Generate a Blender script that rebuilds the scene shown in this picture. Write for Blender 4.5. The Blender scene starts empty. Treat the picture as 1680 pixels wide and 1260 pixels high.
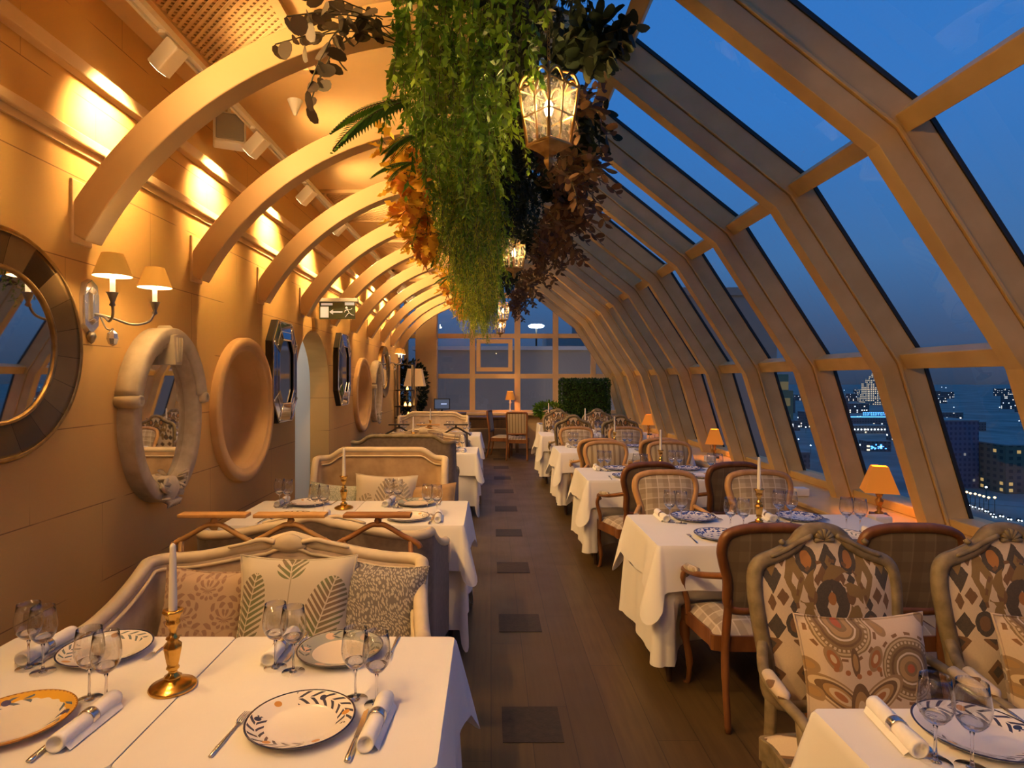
import bpy, math, random
from mathutils import Vector, Matrix, noise as mnoise
PI = math.pi
R = math.radians
random.seed(7)
sc = bpy.context.scene
C = sc.collection

# ------------------------------------------------------------------ camera
cam_d = bpy.data.cameras.new('camera')
cam_d.sensor_width = 36.0
cam_d.lens = 36.0 * 1000.0 / 1680.0
cam_d.shift_x = 35.0 / 1680.0
cam_d.shift_y = -8.0 / 1680.0
cam_d.clip_start = 0.05
cam_d.clip_end = 8000
cam = bpy.data.objects.new('camera', cam_d)
C.objects.link(cam)
cam.location = (0, 0, 1.65)
cam.rotation_euler = (R(90), 0, 0)
sc.camera = cam
# ------------------------------------------------------------------ view
sc.view_settings.view_transform = 'Standard'
sc.view_settings.look = 'None'
sc.view_settings.gamma = 1
sc.view_settings.use_curve_mapping = False
sc.view_settings.exposure = 0.0
# ------------------------------------------------------------------ dusk sky
world = bpy.data.worlds.new('dusk_sky')
sc.world = world
world.use_nodes = True
_n = world.node_tree.nodes
_l = world.node_tree.links
_n.clear()
_o = _n.new('ShaderNodeOutputWorld')
_b = _n.new('ShaderNodeBackground')
_t = _n.new('ShaderNodeTexCoord')
_s = _n.new('ShaderNodeSeparateXYZ')
_r = _n.new('ShaderNodeValToRGB')
_mr = _n.new('ShaderNodeMapRange')
_mr.inputs[1].default_value = -0.25
_mr.inputs[2].default_value = 0.75
_l.new(_t.outputs['Generated'], _s.inputs[0])
_l.new(_s.outputs[2], _mr.inputs[0])
_l.new(_mr.outputs[0], _r.inputs[0])
_l.new(_r.outputs[0], _b.inputs[0])
_l.new(_b.outputs[0], _o.inputs[0])
_cr = _r.color_ramp
_cr.elements[0].position = 0.0
_cr.elements[0].color = (.018, .028, .055, 1)
_cr.elements[1].position = 1.0
_cr.elements[1].color = (.036, .200, .640, 1)
for p_, c_ in ((.24, (.030, .055, .11, 1)), (.30, (.052, .095, .20, 1)), (.42, (.060, .185, .44, 1)), (.62, (.042, .215, .63, 1))):
    e_ = _cr.elements.new(p_)
    e_.color = c_
_b.inputs[1].default_value = .9

# light levels (watts) used by the lamp builders below
WARM = (1.0, .58, .215)
W_WALLSPOT, W_TABLESPOT, W_LANTERN, W_SCONCE, W_SILL_LAMP = 210, 86, 27, 3.6, 3.6
W_FILLBEAM = 66

# ------------------------------------------------------------------ helpers
class MB:
    """collects faces, then links them as ONE mesh object"""
    def __init__(s):
        s.v = []; s.f = []; s.sm = []; s.mi = []
        s.M = Matrix.Identity(4)
    def add(s, vs, fs, smooth=False, mi=0):
        b = len(s.v)
        M = s.M
        for p in vs:
            s.v.append(tuple(M @ Vector(p)))
        for f in fs:
            s.f.append(tuple(b + i for i in f)); s.sm.append(smooth); s.mi.append(mi)
        return s
    def box(s, cx, cy, cz, sx, sy, sz, rot=None, mi=0):
        hx, hy, hz = sx/2, sy/2, sz/2
        vs = [Vector((x, y, z)) for x in (-hx, hx) for y in (-hy, hy) for z in (-hz, hz)]
        if rot: vs = [rot @ p for p in vs]
        vs = [p + Vector((cx, cy, cz)) for p in vs]
        return s.add(vs, [(0,1,3,2), (4,6,7,5), (0,4,5,1), (2,3,7,6), (0,2,6,4), (1,5,7,3)], False, mi)
    def bb(s, x0, x1, y0, y1, z0, z1, mi=0):
        return s.box((x0+x1)/2, (y0+y1)/2, (z0+z1)/2, x1-x0, y1-y0, z1-z0, None, mi)
    def rings(s, rings, closed=True, caps=True, smooth=True, loop=False, mi=0):
        n = len(rings[0]); vs = [p for r in rings for p in r]; fs = []
        m = len(rings)
        for i in range(m if loop else m-1):
            a = i*n; b = ((i+1) % m)*n
            for j in range(n if closed else n-1):
                k = (j+1) % n
                fs.append((a+j, a+k, b+k, b+j))
        if caps and not loop and closed:
            fs.append(tuple(range(n-1, -1, -1))); fs.append(tuple((m-1)*n + j for j in range(n)))
        return s.add(vs, fs, smooth, mi)
    def tube(s, pts, r, n=8, loop=False, caps=True, smooth=True, mi=0, ry=None, up=None):
        pts = [Vector(p) for p in pts]; m = len(pts)
        rr = r if isinstance(r, (list, tuple)) else [r]*m
        ry_ = ry if isinstance(ry, (list, tuple)) else ([ry]*m if ry else rr)
        rings = []; pn = None
        for i in range(m):
            a = pts[(i-1) % m] if (loop or i > 0) else pts[i]
            b = pts[(i+1) % m] if (loop or i < m-1) else pts[i]
            t = (b-a)
            t = t.normalized() if t.length > 1e-9 else Vector((0,0,1))
            if up is not None:
                nn = Vector(up).cross(t)
                nn = nn.normalized() if nn.length > 1e-6 else Vector((1,0,0))
            else:
                if pn is None:
                    q = Vector((0,0,1)) if abs(t.z) < .9 else Vector((1,0,0))
                    nn = q.cross(t).normalized()
                else:
                    nn = pn - t*pn.dot(t)
                    nn = nn.normalized() if nn.length > 1e-6 else t.orthogonal().normalized()
            pn = nn
            bn = t.cross(nn)
            rings.append([pts[i] + nn*(rr[i]*math.cos(2*PI*k/n)) + bn*(ry_[i]*math.sin(2*PI*k/n)) for k in range(n)])
        return s.rings(rings, True, caps, smooth, loop, mi)
    def sweep(s, pts, sec, up, loop=False, smooth=False, mi=0, caps=True):
        """sec = closed 2-D outline (n,b); n = up x tangent, b = up"""
        pts = [Vector(p) for p in pts]; m = len(pts); up = Vector(up).normalized(); rings = []
        for i in range(m):
            a = pts[(i-1) % m] if (loop or i > 0) else pts[i]
            b = pts[(i+1) % m] if (loop or i < m-1) else pts[i]
            t = (b-a).normalized(); nn = up.cross(t).normalized()
            rings.append([pts[i] + nn*q[0] + up*q[1] for q in sec])
        return s.rings(rings, True, caps, smooth, loop, mi)
    def lathe(s, prof, at=(0,0,0), n=24, sx=1, sy=1, smooth=True, mi=0, axis='z', caps=False):
        rings = []
        for r, z in prof:
            ring = []
            for k in range(n):
                a = 2*PI*k/n
                p = Vector((r*math.cos(a)*sx, r*math.sin(a)*sy, z))
                if axis == 'x': p = Vector((z, r*math.cos(a)*sx, r*math.sin(a)*sy))
                if axis == 'y': p = Vector((r*math.cos(a)*sx, z, r*math.sin(a)*sy))
                ring.append(p + Vector(at))
            rings.append(ring)
        return s.rings(rings, True, caps, smooth, False, mi)
    def prism(s, outline, fn0, fn1, smooth=False, mi=0):
        n = len(outline)
        vs = [fn0(*p) for p in outline] + [fn1(*p) for p in outline]
        fs = [tuple(range(n-1, -1, -1)), tuple(range(n, 2*n))]
        fs += [(i, (i+1) % n, n+(i+1) % n, n+i) for i in range(n)]
        return s.add(vs, fs, smooth, mi)
    def grid(s, fn, nu, nv, closed_u=False, smooth=True, mi=0):
        vs = []; fs = []
        cu = nu if closed_u else nu+1
        for j in range(nv+1):
            for i in range(cu):
                vs.append(fn(i/nu, j/nv))
        for j in range(nv):
            for i in range(nu):
                k = (i+1) % cu
                fs.append((j*cu+i, j*cu+k, (j+1)*cu+k, (j+1)*cu+i))
        return s.add(vs, fs, smooth, mi)
    def dome(s, outline, fn, bulge, steps=5, smooth=True, mi=0):
        """filled pad: outline 2-D scaled to centre, fn(x,z,depth)->Vector"""
        n = len(outline)
        cx = sum(p[0] for p in outline)/n; cz = sum(p[1] for p in outline)/n
        vs = []; fs = []
        for i in range(steps):
            k = 1 - i/steps
            d = bulge*(1-k**3.0)
            for p in outline:
                vs.append(fn(cx+(p[0]-cx)*k, cz+(p[1]-cz)*k, d))
        vs.append(fn(cx, cz, bulge))
        for i in range(steps-1):
            for j in range(n):
                k = (j+1) % n
                fs.append((i*n+j, i*n+k, (i+1)*n+k, (i+1)*n+j))
        a = (steps-1)*n
        for j in range(n): fs.append((a+j, a+(j+1) % n, steps*n))
        return s.add(vs, fs, smooth, mi)
    def build(s, name, mats, parent=None, bevel=0, seg=2, fixn=True):
        me = bpy.data.meshes.new(name)
        me.from_pydata(s.v, [], s.f)
        for m in (mats if isinstance(mats, (list, tuple)) else [mats]): me.materials.append(m)
        me.polygons.foreach_set('use_smooth', s.sm)
        me.polygons.foreach_set('material_index', s.mi)
        if fixn and len(s.f) < 6000:
            import bmesh
            b = bmesh.new(); b.from_mesh(me)
            bmesh.ops.recalc_face_normals(b, faces=b.faces)
            b.to_mesh(me); b.free()
        me.update()
        o = bpy.data.objects.new(name, me); C.objects.link(o)
        if parent is not None: o.parent = parent
        if bevel:
            md = o.modifiers.new('bevel', 'BEVEL'); md.width = bevel; md.segments = seg; md.limit_method = 'ANGLE'; md.angle_limit = R(40)
        return o

def tag(o, label, cat, group=None, kind=None):
    o['label'] = label; o['category'] = cat
    if group: o['group'] = group
    if kind: o['kind'] = kind
    return o
def thing(name, label, cat, loc=(0,0,0), rz=0, group=None):
    o = bpy.data.objects.new(name, None); C.objects.link(o)
    o.empty_display_size = .1
    o.location = loc; o.rotation_euler = (0, 0, rz)
    return tag(o, label, cat, group)
def struct(o): o['kind'] = 'structure'; return o
KIDS = {}
def copy_tree(o, parent=None):
    c = o.copy(); C.objects.link(c)
    if parent is not None: c.parent = parent
    for ch in list(o.children): copy_tree(ch, c)
    return c
class Maker:
    """first place() moves the original, later ones copy the thing with its parts"""
    def __init__(s, fn): s.fn = fn; s.o = None
    def place(s, loc, rz, label, group=None):
        if s.o is None:
            s.o = s.fn(); o = s.o
        else: o = copy_tree(s.o)
        o.location = loc; o.rotation_euler = (0, 0, rz); o['label'] = label
        if group: o['group'] = group
        elif 'group' in o.keys(): del o['group']
        return o
def lamp(kind, name, loc, power, color, parent=None, size=.03, target=None, angle=60, blend=.6):
    d = bpy.data.lights.new(name, kind); d.energy = power; d.color = color
    if kind == 'AREA': d.size = size
    else: d.shadow_soft_size = size
    if kind == 'SPOT': d.spot_size = R(angle); d.spot_blend = blend
    o = bpy.data.objects.new(name, d); C.objects.link(o); o.location = loc
    if target is not None:
        o.rotation_euler = (Vector(target) - Vector(loc)).to_track_quat('-Z', 'Y').to_euler()
    if parent is not None: o.parent = parent
    return o

# ------------------------------------------------------------------ material maths
class E:
    def __init__(s, t, o): s.t = t; s.o = o
    def __add__(a, b): return mth(a.t, 'ADD', a, b)
    __radd__ = __add__
    def __sub__(a, b): return mth(a.t, 'SUBTRACT', a, b)
    def __rsub__(a, b): return mth(a.t, 'SUBTRACT', b, a)
    def __mul__(a, b): return mth(a.t, 'MULTIPLY', a, b)
    __rmul__ = __mul__
    def __truediv__(a, b): return mth(a.t, 'DIVIDE', a, b)
    def __abs__(a): return mth(a.t, 'ABSOLUTE', a)
    def __lt__(a, b): return mth(a.t, 'LESS_THAN', a, b)
    def __gt__(a, b): return mth(a.t, 'GREATER_THAN', a, b)
    def __mod__(a, b): return mth(a.t, 'FLOORED_MODULO', a, b)
    def sin(a): return mth(a.t, 'SINE', a)
    def cos(a): return mth(a.t, 'COSINE', a)
    def sqrt(a): return mth(a.t, 'SQRT', a)
    def floor(a): return mth(a.t, 'FLOOR', a)
    def clamp(a):
        r = mth(a.t, 'ADD', a, 0.0); r.o.node.use_clamp = True; return r
    def step(a, e0, e1): return ((a - e0) / (e1 - e0)).clamp()
def mth(t, op, *a):
    n = t.nodes.new('ShaderNodeMath'); n.operation = op
    for i, x in enumerate(a):
        if isinstance(x, E): t.links.new(x.o, n.inputs[i])
        else: n.inputs[i].default_value = x
    return E(t, n.outputs[0])
def emax(a, b): return mth(a.t, 'MAXIMUM', a, b)
def emin(a, b): return mth(a.t, 'MINIMUM', a, b)
def atan2(a, b): return mth(a.t, 'ARCTAN2', a, b)

class P:
    def __init__(s, name, col=(.5,.5,.5), rough=.5, metal=0.0, spec=None, sheen=0, trans=0, emit=None, estr=0):
        s.m = bpy.data.materials.new(name); s.m.use_nodes = True
        s.t = s.m.node_tree; s.b = s.t.nodes['Principled BSDF']; s.out = s.t.nodes['Material Output']
        s.color(col); s.b.inputs['Roughness'].default_value = rough; s.b.inputs['Metallic'].default_value = metal
        if spec is not None: s.b.inputs['Specular IOR Level'].default_value = spec
        if sheen: s.b.inputs['Sheen Weight'].default_value = sheen
        if emit:
            s.b.inputs['Emission Color'].default_value = (*emit, 1); s.b.inputs['Emission Strength'].default_value = estr
    def color(s, c):
        if isinstance(c, E): s.t.links.new(c.o, s.b.inputs['Base Color'])
        else: s.b.inputs['Base Color'].default_value = (*c, 1)
        return s
    def link(s, inp, e): s.t.links.new(e.o, s.b.inputs[inp]); return s
    def xyz(s, kind='Object'):
        n = s.t.nodes.new('ShaderNodeTexCoord'); q = s.t.nodes.new('ShaderNodeSeparateXYZ')
        s.t.links.new(n.outputs[kind], q.inputs[0]); s.vec = n.outputs[kind]
        return [E(s.t, q.outputs[i]) for i in range(3)]
    def comb(s, x, y, z=0.0):
        n = s.t.nodes.new('ShaderNodeCombineXYZ')
        for i, v in enumerate((x, y, z)):
            if isinstance(v, E): s.t.links.new(v.o, n.inputs[i])
            else: n.inputs[i].default_value = v
        return E(s.t, n.outputs[0])
    def noise(s, scale, detail=3.0, vec=None, rough=.5, dist=0.0):
        n = s.t.nodes.new('ShaderNodeTexNoise'); n.inputs['Scale'].default_value = scale
        n.inputs['Detail'].default_value = detail; n.inputs['Roughness'].default_value = rough; n.inputs['Distortion'].default_value = dist
        if vec is None:
            if not hasattr(s, 'vec'): s.xyz()
            s.t.links.new(s.vec, n.inputs['Vector'])
        else: s.t.links.new(vec.o, n.inputs['Vector'])
        return E(s.t, n.outputs[0])
    def white(s, vec):
        n = s.t.nodes.new('ShaderNodeTexWhiteNoise'); n.noise_dimensions = '3D'
        s.t.links.new(vec.o, n.inputs['Vector']); return E(s.t, n.outputs['Value'])
    def mix(s, f, a, b):
        n = s.t.nodes.new('ShaderNodeMix'); n.data_type = 'RGBA'; n.clamp_factor = True
        for k, v in ((0, f), (6, a), (7, b)):
            if isinstance(v, E): s.t.links.new(v.o, n.inputs[k])
            elif k == 0: n.inputs[k].default_value = v
            else: n.inputs[k].default_value = (*v, 1)
        return E(s.t, n.outputs[2])
    def bump(s, h, strength=.3, dist=.01):
        n = s.t.nodes.new('ShaderNodeBump'); n.inputs['Strength'].default_value = strength; n.inputs['Distance'].default_value = dist
        s.t.links.new(h.o, n.inputs['Height']); s.t.links.new(n.outputs[0], s.b.inputs['Normal']); return s
    def island(s):
        n = s.t.nodes.new('ShaderNodeNewGeometry'); return E(s.t, n.outputs['Random Per Island'])

M = {}
def simple(key, *a, **k): M[key] = P(key, *a, **k).m
def noisy(key, c1, c2, scale=8, rough=.6, bump=0, metal=0, sheen=0, detail=4, spec=None):
    p = P(key, c1, rough, metal, sheen=sheen, spec=spec); f = p.noise(scale, detail).step(.35, .65)
    p.color(p.mix(f, c1, c2))
    if bump: p.bump(p.noise(scale*3, 4), bump, .004)
    M[key] = p.m; return p
# ------------------------------------------------------------------ materials
def build_materials():
    # wall plaster with block joints (object y,z)
    p = P('wall_plaster', (.6, .42, .24), .75)
    x, y, z = p.xyz()
    rowh = .383
    zz = z - .277
    row = (zz/rowh).floor()
    fr = zz % rowh
    hj = fr < .005
    yy = (y + row*.47) % 1.15
    vj = yy < .004
    n1 = p.noise(1.3, 4)
    brk = p.noise(2.0, 2).step(.40, .46)
    c = p.mix(n1.step(.3, .7), (.63, .37, .11), (.69, .425, .14))
    c = p.mix(emax(hj, vj*.6)*brk*.75, c, (.20, .095, .03))
    p.color(c); p.bump(p.noise(60, 4), .12, .004)
    M['wall'] = p.m
    noisy('trim', (.74, .52, .27), (.80, .57, .31), 4, .55)
    noisy('ceiling', (.80, .56, .27), (.85, .60, .30), 2, .7)
    noisy('arch', (.80, .53, .25), (.84, .57, .28), 3, .5)
    p = noisy('rib', (.60, .39, .14), (.68, .46, .18), 5, .55, bump=.08)
    noisy('stucco', (.68, .42, .17), (.74, .47, .21), 5, .8, bump=.1)
    simple('hall_white', (.8, .8, .78), .7)
    simple('gasket', (.02, .02, .02), .6)
    # floor planks running into the room
    p = P('floor_planks', (.1, .06, .03), .38)
    x, y, z = p.xyz()
    w = .19
    col = (x/w).floor()
    fx = x % w
    rnd = p.white(p.comb(col, ((y + col*.73)/1.9).floor(), 3.0))
    gap = emax(fx < .004, ((y + col*.73) % 1.9) < .004)
    grain = p.noise(1.0, 6, p.comb(x*45, y*2.5, col*3.1))
    c = p.mix(rnd, (.068, .042, .014), (.115, .071, .025))
    c = p.mix(grain.step(.35, .7)*.55, c, (.048, .029, .012))
    c = p.mix(gap*.85, c, (.012, .008, .005))
    p.color(c); p.link('Roughness', p.noise(3, 3)*.25 + .30); p.bump(grain, .12, .002)
    M['floor'] = p.m
    noisy('floor_tile', (.018, .012, .008), (.032, .022, .014), 30, .55, bump=.3)
    # glass
    def glass(key, tint, refl=1.0, rough=.0, grime=False):
        m = bpy.data.materials.new(key); m.use_nodes = True
        t = m.node_tree; t.nodes.clear(); o = t.nodes.new('ShaderNodeOutputMaterial')
        tr = t.nodes.new('ShaderNodeBsdfTransparent'); tr.inputs[0].default_value = (*tint, 1)
        gl = t.nodes.new('ShaderNodeBsdfGlossy'); gl.inputs['Roughness'].default_value = rough
        ge = t.nodes.new('ShaderNodeNewGeometry'); dt = t.nodes.new('ShaderNodeVectorMath'); dt.operation = 'DOT_PRODUCT'
        t.links.new(ge.outputs['Incoming'], dt.inputs[0]); t.links.new(ge.outputs['Normal'], dt.inputs[1])
        fz = 1.0 - abs(E(t, dt.outputs['Value'])); fz = fz*fz*fz*fz*fz*.95 + .045
        mul = t.nodes.new('ShaderNodeMath'); mul.operation = 'MULTIPLY'; mul.inputs[1].default_value = refl; mul.use_clamp = True
        mx = t.nodes.new('ShaderNodeMixShader')
        t.links.new(fz.o, mul.inputs[0]); t.links.new(mul.outputs[0], mx.inputs[0])
        t.links.new(tr.outputs[0], mx.inputs[1]); t.links.new(gl.outputs[0], mx.inputs[2]); t.links.new(mx.outputs[0], o.inputs[0])
        M[key] = m
    glass('pane', (.93, .96, .98), 1.0)
    glass('wine_glass', (.985, .985, .98), 2.2)
    m = bpy.data.materials.new('lantern_glass'); m.use_nodes = True; t = m.node_tree; t.nodes.clear()
    o = t.nodes.new('ShaderNodeOutputMaterial'); a = t.nodes.new('ShaderNodeBsdfTransparent'); a.inputs[0].default_value = (.9, .86, .8, 1)
    b = t.nodes.new('ShaderNodeBsdfTranslucent'); b.inputs[0].default_value = (.9, .84, .74, 1); mx = t.nodes.new('ShaderNodeMixShader'); mx.inputs[0].default_value = .05
    t.links.new(a.outputs[0], mx.inputs[1]); t.links.new(b.outputs[0], mx.inputs[2]); t.links.new(mx.outputs[0], o.inputs[0]); M['lantern_glass'] = m
    simple('mirror', (.82, .80, .76), .02, 1.0)
    simple('mirror_dark', (.42, .46, .56), .06, 1.0)
    simple('silver', (.75, .72, .68), .22, 1.0)
    noisy('sill', (.70, .45, .16), (.76, .50, .19), 4, .5)
    simple('pewter', (.36, .32, .27), .35, 1.0)
    noisy('brass', (.62, .36, .07), (.75, .46, .12), 25, .24, metal=1.0)
    noisy('brass_old', (.30, .18, .06), (.46, .30, .11), 18, .38, metal=1.0)
    # brass panels of the round mirror frames: twenty plates of differing darkness
    p = P('brass_panels', (.4, .25, .1), .3, 1.0)
    x, y, z = p.xyz()
    k = ((atan2(z, y)/(2*PI))*20 + 40.3)
    rnd = p.white(p.comb(k.floor(), 1.0, 2.0))
    seam = ((k % 1.0) < .025)*.6
    c = p.mix(rnd, (.07, .042, .018), (.34, .22, .09))
    c = p.mix(p.noise(9, 4).step(.4, .7)*.35, c, (.20, .12, .05))
    p.color(p.mix(seam, c, (.05, .03, .015))); p.link('Roughness', rnd*.22 + .22)
    M['brass_panels'] = p.m
    noisy('stone', (.46, .37, .24), (.58, .48, .33), 14, .8, bump=.25)
    noisy('stone_light', (.54, .45, .31), (.63, .53, .38), 14, .8, bump=.25)
    # woods
    def wood(key, c1, c2, rough=.4):
        p = P(key, c1, rough); x, y, z = p.xyz()
        g = p.noise(1.0, 5, p.comb(x*14, y*14, z*3))
        p.color(p.mix(g.step(.35, .65), c1, c2)); M[key] = p.m
    wood('walnut', (.13, .045, .012), (.23, .09, .026))
    wood('oak', (.42, .22, .08), (.55, .31, .12))
    wood('dark_wood', (.05, .025, .012), (.09, .045, .02))
    wood('rail_oak', (.52, .27, .08), (.64, .36, .12), .45)
    wood('rail_walnut', (.26, .10, .025), (.36, .15, .04), .4)
    simple('rail_iron', (.03, .022, .018), .5)
    noisy('grey_wood', (.17, .125, .06), (.27, .21, .115), 22, .55, bump=.15)
    noisy('cream_wood', (.62, .51, .34), (.70, .58, .40), 12, .5)
    noisy('velvet', (.46, .36, .25), (.66, .54, .41), 9, .85, bump=.1, sheen=.3)
    noisy('velvet_tan', (.40, .27, .15), (.54, .38, .22), 9, .85, bump=.1, sheen=.3)
    noisy('sofa_back', (.17, .125, .09), (.22, .165, .12), 30, .9, sheen=.2)
    noisy('cloth', (.80, .77, .72), (.84, .81, .76), 3, .85, sheen=.15)
    noisy('napkin', (.84, .80, .74), (.88, .85, .80), 30, .85, bump=.1)
    simple('wax', (.86, .80, .68), .45)
    simple('wick', (.02, .02, .02), .9)
    simple('white_plastic', (.80, .78, .74), .4)
    simple('grey_plastic', (.20, .21, .23), .5)
    simple('dark_metal', (.035, .028, .02), .45, .6)
    simple('black', (.012, .011, .010), .5)
    simple('crystal', (.75, .74, .78), .12, .75)
    # ---- fabrics with a pattern (object x,z of the part)
    def fabric(key): 
        p = P(key, (.5, .5, .5), .9, sheen=.15); return p
    # plaid
    p = fabric('plaid'); x, y, z = p.xyz()
    h = z + y*.8
    a = ((x + 5) % .085); b = ((h + 5) % .085)
    c = p.mix(((a > .045)*.55), (.50, .42, .30), (.27, .20, .12))
    c = p.mix(((b > .045)*.5), c, (.24, .18, .11))
    c = p.mix(((a < .008)*.7), c, (.70, .62, .48)); c = p.mix(((b < .008)*.7), c, (.70, .62, .48))
    p.color(p.mix(p.noise(160, 2)*.35, c, (.36, .27, .17))); M['plaid'] = p.m
    p = fabric('plaid_back'); x, y, z = p.xyz()
    a = ((x + 5) % .10); b = ((z + 5) % .10)
    c = p.mix((a > .05)*.5, (.20, .145, .075), (.13, .085, .04)); c = p.mix((b > .05)*.45, c, (.12, .08, .04))
    c = p.mix((a < .007)*.4, c, (.30, .22, .12)); p.color(p.mix(p.noise(170, 2)*.4, c, (.13, .09, .05))); M['plaid_back'] = p.m
    # stripe
    p = fabric('stripe'); x, y, z = p.xyz(); a = (x + 5) % .06
    p.color(p.mix(a > .035, (.42, .34, .22), (.25, .185, .11))); M['stripe'] = p.m
    # ikat
    p = fabric('ikat'); x, y, z = p.xyz()
    wob = (p.noise(38, 2) - .5)*.014
    zz = z + wob
    ax = abs(x + wob*.6)
    def dia(cx, cz, w, h): return (abs(ax - cx)/w + abs(zz - cz)/h) < 1.0
    def ell(cx, cz, w, h):
        a_ = (ax - cx)/w; b_ = (zz - cz)/h
        return (a_*a_ + b_*b_) < 1.0
    cream, olive, dark, org, brn = (.68, .55, .39), (.24, .15, .045), (.045, .040, .036), (.42, .17, .04), (.17, .085, .035)
    c = cream
    for f, col in ((dia(0, .955, .045, .075), brn), (dia(.125, .945, .036, .10), olive), (dia(.125, .935, .012, .03), cream),
                   (ell(.075, 1.005, .034, .050), dark), (ell(.075, 1.005, .018, .030), org), (dia(.075, .935, .016, .025), dark),
                   (dia(0, 1.005, .032, .055), dark), (dia(0, 1.0, .012, .022), olive),
                   (ell(.135, .79, .030, .042), dark), (ell(.135, .79, .017, .026), brn), (dia(.135, .85, .014, .024), dark),
                   (ell(0, .865, .062, .075), dark), (dia(0, .85, .020, .055), cream), (ell(0, .875, .014, .022), org),
                   (dia(.20, .95, .03, .06), dark), (dia(.205, .86, .014, .032), brn), (dia(.195, .78, .03, .045), dark), (dia(.17, .88, .02, .03), brn),
                   (dia(.20, 1.0, .028, .05), olive), (dia(.045, .94, .012, .02), brn), (dia(.16, 1.0, .014, .022), brn), (ell(.085, .80, .02, .055), olive), (ell(.07, .885, .016, .03), brn)):
        c = p.mix(f, c, col)
    dx0 = x + wob; dz0 = zz - .865; r0 = (dx0*dx0 + dz0*dz0*.8).sqrt(); th = atan2(dz0, dx0)
    c = p.mix((r0 > .068)*(r0 < .112)*((abs(th*6.0 + r0*60).sin()) > -.15)*(zz > .80), c, olive)
    c = p.mix((r0 > .118)*(r0 < .128)*(((th*18.0).sin()) > .1)*(zz > .84), c, brn)
    # the rest of the cloth (seat, arm pads): small repeating lozenges
    lo = z < .74
    q = abs(((x + y*.3 + 5) % .10) - .05)/.034 + abs(((z + y + 5) % .12) - .06)/.045
    c2 = p.mix(q < 1.0, cream, brn); c2 = p.mix(q < .5, c2, dark)
    c = p.mix(lo, c, c2)
    p.color(p.mix(p.noise(200, 2)*.25, c, (.30, .22, .14))); M['ikat'] = p.m
    # paisley pillow: ringed suns and a tear-shaped plume, local x,z in +-.21
    p = fabric('paisley'); x, y, z = p.xyz()
    wob = (p.noise(30, 2) - .5)*.006
    def rings(cx, cz, r0, c):
        dx = x - cx; dz = z - cz; r = (dx*dx + dz*dz).sqrt() + wob
        a_ = atan2(dz, dx)
        c = p.mix((r < r0*1.14)*(((a_*14.0).sin()) > .2)*(r > r0*1.05), c, (.20, .10, .04))
        c = p.mix(r < r0, c, (.22, .14, .055)); c = p.mix((r < r0*.95)*(r > r0*.89), c, (.50, .38, .22)); c = p.mix((r < r0*.86)*(r > r0*.78)*(((a_*36.0).sin()) > -.2), c, (.56, .44, .28))
        c = p.mix((r < r0*.70)*(r > r0*.62), c, (.14, .075, .03)); c = p.mix((r < r0*.52)*(r > r0*.46), c, (.66, .55, .40))
        c = p.mix((r < r0*.40)*(r > r0*.24), c, (.40, .25, .10)); c = p.mix(r < r0*.14, c, (.42, .09, .03))
        return c
    c = (.60, .47, .34)
    c = rings(.105, .055, .092, c); c = rings(-.09, .185, .095, c); c = rings(.16, -.20, .08, c)
    def rel(c, cx, cz, w, h, ang, col):
        ca, sa = math.cos(R(ang)), math.sin(R(ang))
        u = ((x - cx)*ca + (z - cz)*sa)/w; v = ((z - cz)*ca - (x - cx)*sa)/h
        return p.mix((u*u + v*v + wob*14) < 1.0, c, col)
    DK, OC, TN, RU = (.13, .07, .028), (.36, .21, .075), (.58, .45, .28), (.34, .12, .035)
    # spreading plume of three layered feathers with a curled crest
    for s_, col in ((1.0, (.30, .19, .09)), (.86, TN), (.74, DK), (.58, OC), (.40, TN), (.24, RU)):
        for ang, cx in ((-38, -.125), (38, -.005)): c = rel(c, cx, -.025, .095*s_, .036*s_, ang if cx > -.1 else ang, col)
    for s_, col in ((1.0, DK), (.72, OC), (.42, TN)): c = rel(c, -.065, -.07, .034*s_, .085*s_, 0, col)
    for cx, cz, ang in ((-.135, .085, 25), (-.005, .085, -25)):
        for s_, col in ((1.0, (.30, .19, .09)), (.70, RU), (.35, TN)): c = rel(c, cx, cz, .020*s_, .040*s_, ang, col)
    for s_, col in ((1.0, DK), (.6, OC)): c = rel(c, -.07, .075, .013*s_, .042*s_, 0, col)
    for k in range(5): c = rel(c, -.13 + .033*k, .035 + .010*abs(k-2), .008, .008, 0, RU)
    for cx, cz in ((.03, -.20), (.075, -.14), (-.185, -.02), (.20, .19), (.03, .17), (-.19, .06)):
        for s_, col in ((1.0, (.30, .19, .09)), (.55, OC)): c = rel(c, cx, cz, .017*s_, .024*s_, 30, col)
    p.color(p.mix(p.noise(160, 2)*.2, c, (.36, .25, .15))); M['paisley'] = p.m
    # fern pillow
    def leaf(p, c, x, z, cx, cz, ang, L, W, col, k=260.0):
        ca, sa = math.cos(ang), math.sin(ang)
        u = (x - cx)*ca + (z - cz)*sa; v = (z - cz)*ca - (x - cx)*sa
        e_ = (u/L)*(u/L) + (v/W)*(v/W)
        st = ((u*k - abs(v)*k*.8).sin()) > (-.75 + abs(v)*(1.0/W)*1.0)
        rib = abs(v) > W*.035
        return p.mix((e_ < 1.0)*st*rib, c, col)
    p = fabric('fern_print'); x, y, z = p.xyz()
    g = p.noise(9, 2).step(.42, .58)
    gc = p.mix(g, (.15, .17, .075), (.20, .135, .085))
    c = (.60, .53, .40)
    c = leaf(p, c, x, z, -.165, .01, R(82), .15, .062, gc)
    c = leaf(p, c, x, z, .13, .0, R(72), .155, .075, gc)
    c = leaf(p, c, x, z, -.01, .19, R(95), .055, .06, gc)
    c = leaf(p, c, x, z, -.05, -.19, R(60), .075, .035, gc)
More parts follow.
